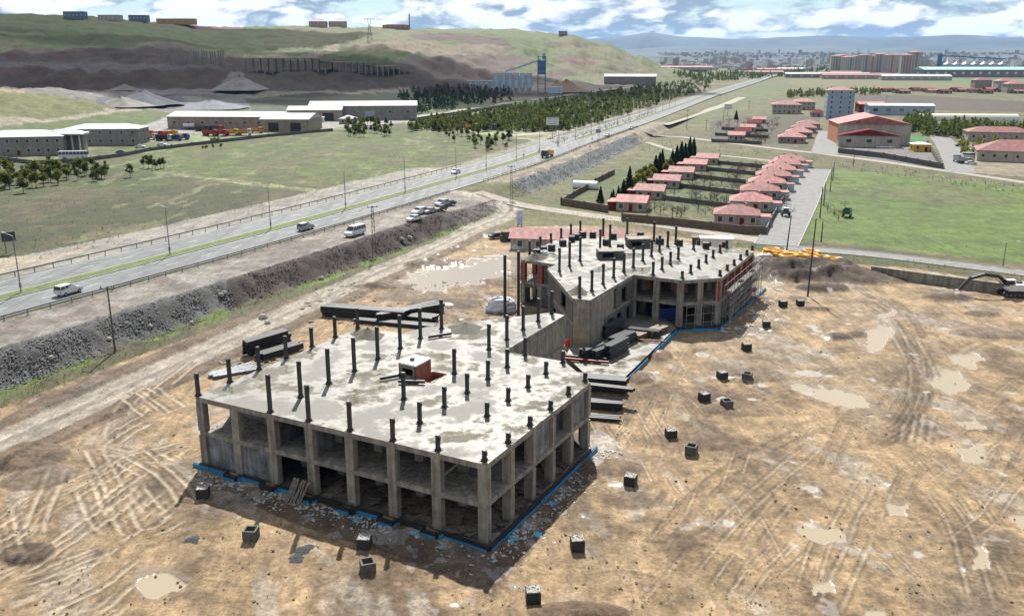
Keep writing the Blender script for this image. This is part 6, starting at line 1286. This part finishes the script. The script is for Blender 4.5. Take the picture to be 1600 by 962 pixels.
# ------------------------------------------------------------ mountains, town, clouds, haze
def range_(name,prof,D0,depth,col,snow,seed,amp):
    px=np.linspace(-600,2300,420); top=np.interp(px,[p[0] for p in prof],[p[1] for p in prof]); az=np.arctan2(px-800,F*CP+400*SP); rows=26; V=[]
    d=np.array([ray(800,t) for t in top]); 
    for j in range(rows):
        t=j/(rows-1); D=D0+depth*t; zt=[CH+ray(p,y)[2]/math.hypot(*ray(p,y)[:2])*(D0+depth*.75) for p,y in zip(px,top)]
        k=sm(0,.75,t)*(1-.5*sm(.8,1.,t)); x=D*np.sin(az);y=D*np.cos(az); nz=fbm(x/1100,y/1100,6,seed); rd=1-np.abs(2*fbm(x/2100,y/2100,5,seed+3)-1)
        z=-20+(A_(zt)+20)*k*(1-amp*(1-rd)*1.2*(1-.75*k))+(nz-.5)*amp*A_(zt)*.55*np.sin(math.pi*min(1,t*1.25)); V.append(np.stack([x,y,z],1))
    nc=len(px); i=(np.arange(rows-1)[:,None]*nc+np.arange(nc-1)[None,:]).ravel(); m=bpy.data.materials.new(name); m.use_nodes=True; nt=m.node_tree;N=nt.nodes;L=nt.links;b=N['Principled BSDF']; b.inputs['Roughness'].default_value=.95
    g=N.new('ShaderNodeNewGeometry'); n=N.new('ShaderNodeTexNoise'); n.inputs['Scale'].default_value=.0016; n.inputs['Detail'].default_value=9; n.inputs['Roughness'].default_value=.7; L.new(g.outputs['Position'],n.inputs['Vector']); r=N.new('ShaderNodeValToRGB'); e=r.color_ramp.elements; e[0].position=.35;e[0].color=(*[c*.6 for c in col],1);e[1].position=.65;e[1].color=(*[c*1.35 for c in col],1); L.new(n.outputs[0],r.inputs[0])
    s=N.new('ShaderNodeSeparateXYZ'); L.new(g.outputs['Position'],s.inputs[0]); mm=N.new('ShaderNodeMath'); mm.operation='MULTIPLY_ADD'; L.new(n.outputs[0],mm.inputs[0]); mm.inputs[1].default_value=500; L.new(s.outputs[2],mm.inputs[2]); mr=N.new('ShaderNodeMapRange'); mr.inputs[1].default_value=snow;mr.inputs[2].default_value=snow+60; L.new(mm.outputs[0],mr.inputs[0]); mx=N.new('ShaderNodeMix');mx.data_type='RGBA'; L.new(mr.outputs[0],mx.inputs[0]);L.new(r.outputs[0],mx.inputs[6]);mx.inputs[7].default_value=(.75,.77,.8,1); L.new(mx.outputs[2],b.inputs['Base Color'])
    return npmesh(name,np.concatenate(V),np.stack([i,i+1,i+1+nc,i+nc],1)[:, ::-1],m,'structure',True)
range_('mountains',[(-600,70),(500,66),(800,62),(930,58),(980,54),(1017,50),(1060,57),(1150,60),(1250,56),(1300,54),(1370,58),(1440,56),(1490,54),(1560,57),(1640,55),(2300,60)],12500,3500,(.05,.06,.065),720,2,.5)
range_('foothills',[(-600,85),(900,84),(1000,76),(1060,72),(1130,74),(1200,76),(1290,70),(1350,78),(1410,74),(1460,80),(1540,76),(1620,72),(2300,80)],8200,2600,(.05,.062,.06),2000,5,.5)
range_('low_hills',[(-600,100),(960,98),(1010,88),(1060,87),(1110,94),(1150,99),(1330,99),(1370,92),(1420,90),(1480,97),(1620,98),(2300,98)],5600,1100,(.05,.065,.035),2000,8,.4)
def town():
    r=np.random.RandomState(4); B=A_([(-1,-1,0),(1,-1,0),(1,1,0),(-1,1,0),(-1,-1,1),(1,-1,1),(1,1,1),(-1,1,1)],float); fc=A_([(4,5,6,7),(0,1,5,4),(1,2,6,5),(2,3,7,6),(3,0,4,7)]); V={0:[],1:[],2:[]}
    for k in range(3600):
        px=r.uniform(1030,1680); D=2600+5200*r.rand()**.8; az=math.atan2(px-800,F*CP+380*SP); x,y=D*math.sin(az),D*math.cos(az)
        if vn(x/260,y/260,77)<.42: continue
        w,h=r.uniform(5,11),r.uniform(5,15)*(1+(r.rand()<.08)*1.6); z=0 if D<5600 else 60*sm(5600,8000,D); a=r.rand()*3; q=B*A_((w,w*r.uniform(.6,1.4),h)); q=np.stack([q[:,0]*math.cos(a)-q[:,1]*math.sin(a)+x,q[:,0]*math.sin(a)+q[:,1]*math.cos(a)+y,q[:,2]+z],1); V[r.randint(3)].append(q)
    for i,m in enumerate((WCREAM,WHITEP,WPINK)):
        n=len(V[i]); o=npmesh('far_town',np.concatenate(V[i]),np.concatenate([fc+8*k for k in range(n)]),m); tag(o,('cream','white','reddish')[i]+' houses of the distant town spread below the mountains','town',kind='stuff')
town()
CLM=mat('cloud_white',(.8,.8,.8),1.,0); _n=CLM.node_tree; _t=_n.nodes.new('ShaderNodeBsdfTransparent'); _m=_n.nodes.new('ShaderNodeMixShader'); _m.inputs[0].default_value=.55; _n.links.new(_n.nodes['Principled BSDF'].outputs[0],_m.inputs[1]); _n.links.new(_t.outputs[0],_m.inputs[2]); _n.links.new(_m.outputs[0],_n.nodes['Material Output'].inputs[0])
def cloud(cx,cy,cz,rx,ry,rz_,seed):
    r=np.random.RandomState(seed); n,k=64,24; V=[]
    for j in range(k+1):
        ph=math.pi*j/k
        for i in range(n):
            a=2*math.pi*i/n; w=.62+.75*float(fbm(A_([3+1.6*math.cos(a)+seed]),A_([3+1.6*math.sin(a)+ph]),5,seed)[0]); zz=math.cos(ph); V.append((cx+rx*w*math.sin(ph)*math.cos(a),cy+ry*w*math.sin(ph)*math.sin(a),cz+rz_*w*(zz if zz>0 else zz*.35)))
    o=MB().add(V,[(j*n+i,(j+1)*n+i,(j+1)*n+(i+1)%n,j*n+(i+1)%n) for j in range(k) for i in range(n)]).build('cloud',CLM,smooth=True); o['kind']='structure'
CB=1500.; off=CB/math.tan(SUN_EL)
def shade(px,py,D,rx,ry,s):
    az=math.atan2(px-800,F*CP+380*SP); x,y=D*math.sin(az),D*math.cos(az); cloud(x+off*math.sin(SUN_AZ),y+off*math.cos(SUN_AZ),CB,rx,ry,170,s)
shade(120,0,1000,330,130,1); shade(480,0,880,300,110,2); shade(760,0,1010,230,80,3); shade(60,0,1380,420,190,4)
HB=MB(); HB.box((0,7000,230),(34000,24000,500)); hz=HB.build('haze',mat('x_haze',(1,1,1),1,0)); hz['kind']='stuff'
hm_=bpy.data.materials.new('haze_air'); hm_.use_nodes=True; nt=hm_.node_tree; nt.nodes.clear(); ou=nt.nodes.new('ShaderNodeOutputMaterial'); pv=nt.nodes.new('ShaderNodeVolumePrincipled'); pv.inputs['Color'].default_value=(.24,.54,1.,1); pv.inputs['Density'].default_value=2.1e-5; pv.inputs['Anisotropy'].default_value=.2; nt.links.new(pv.outputs[0],ou.inputs['Volume']); hz.data.materials.clear(); hz.data.materials.append(hm_)
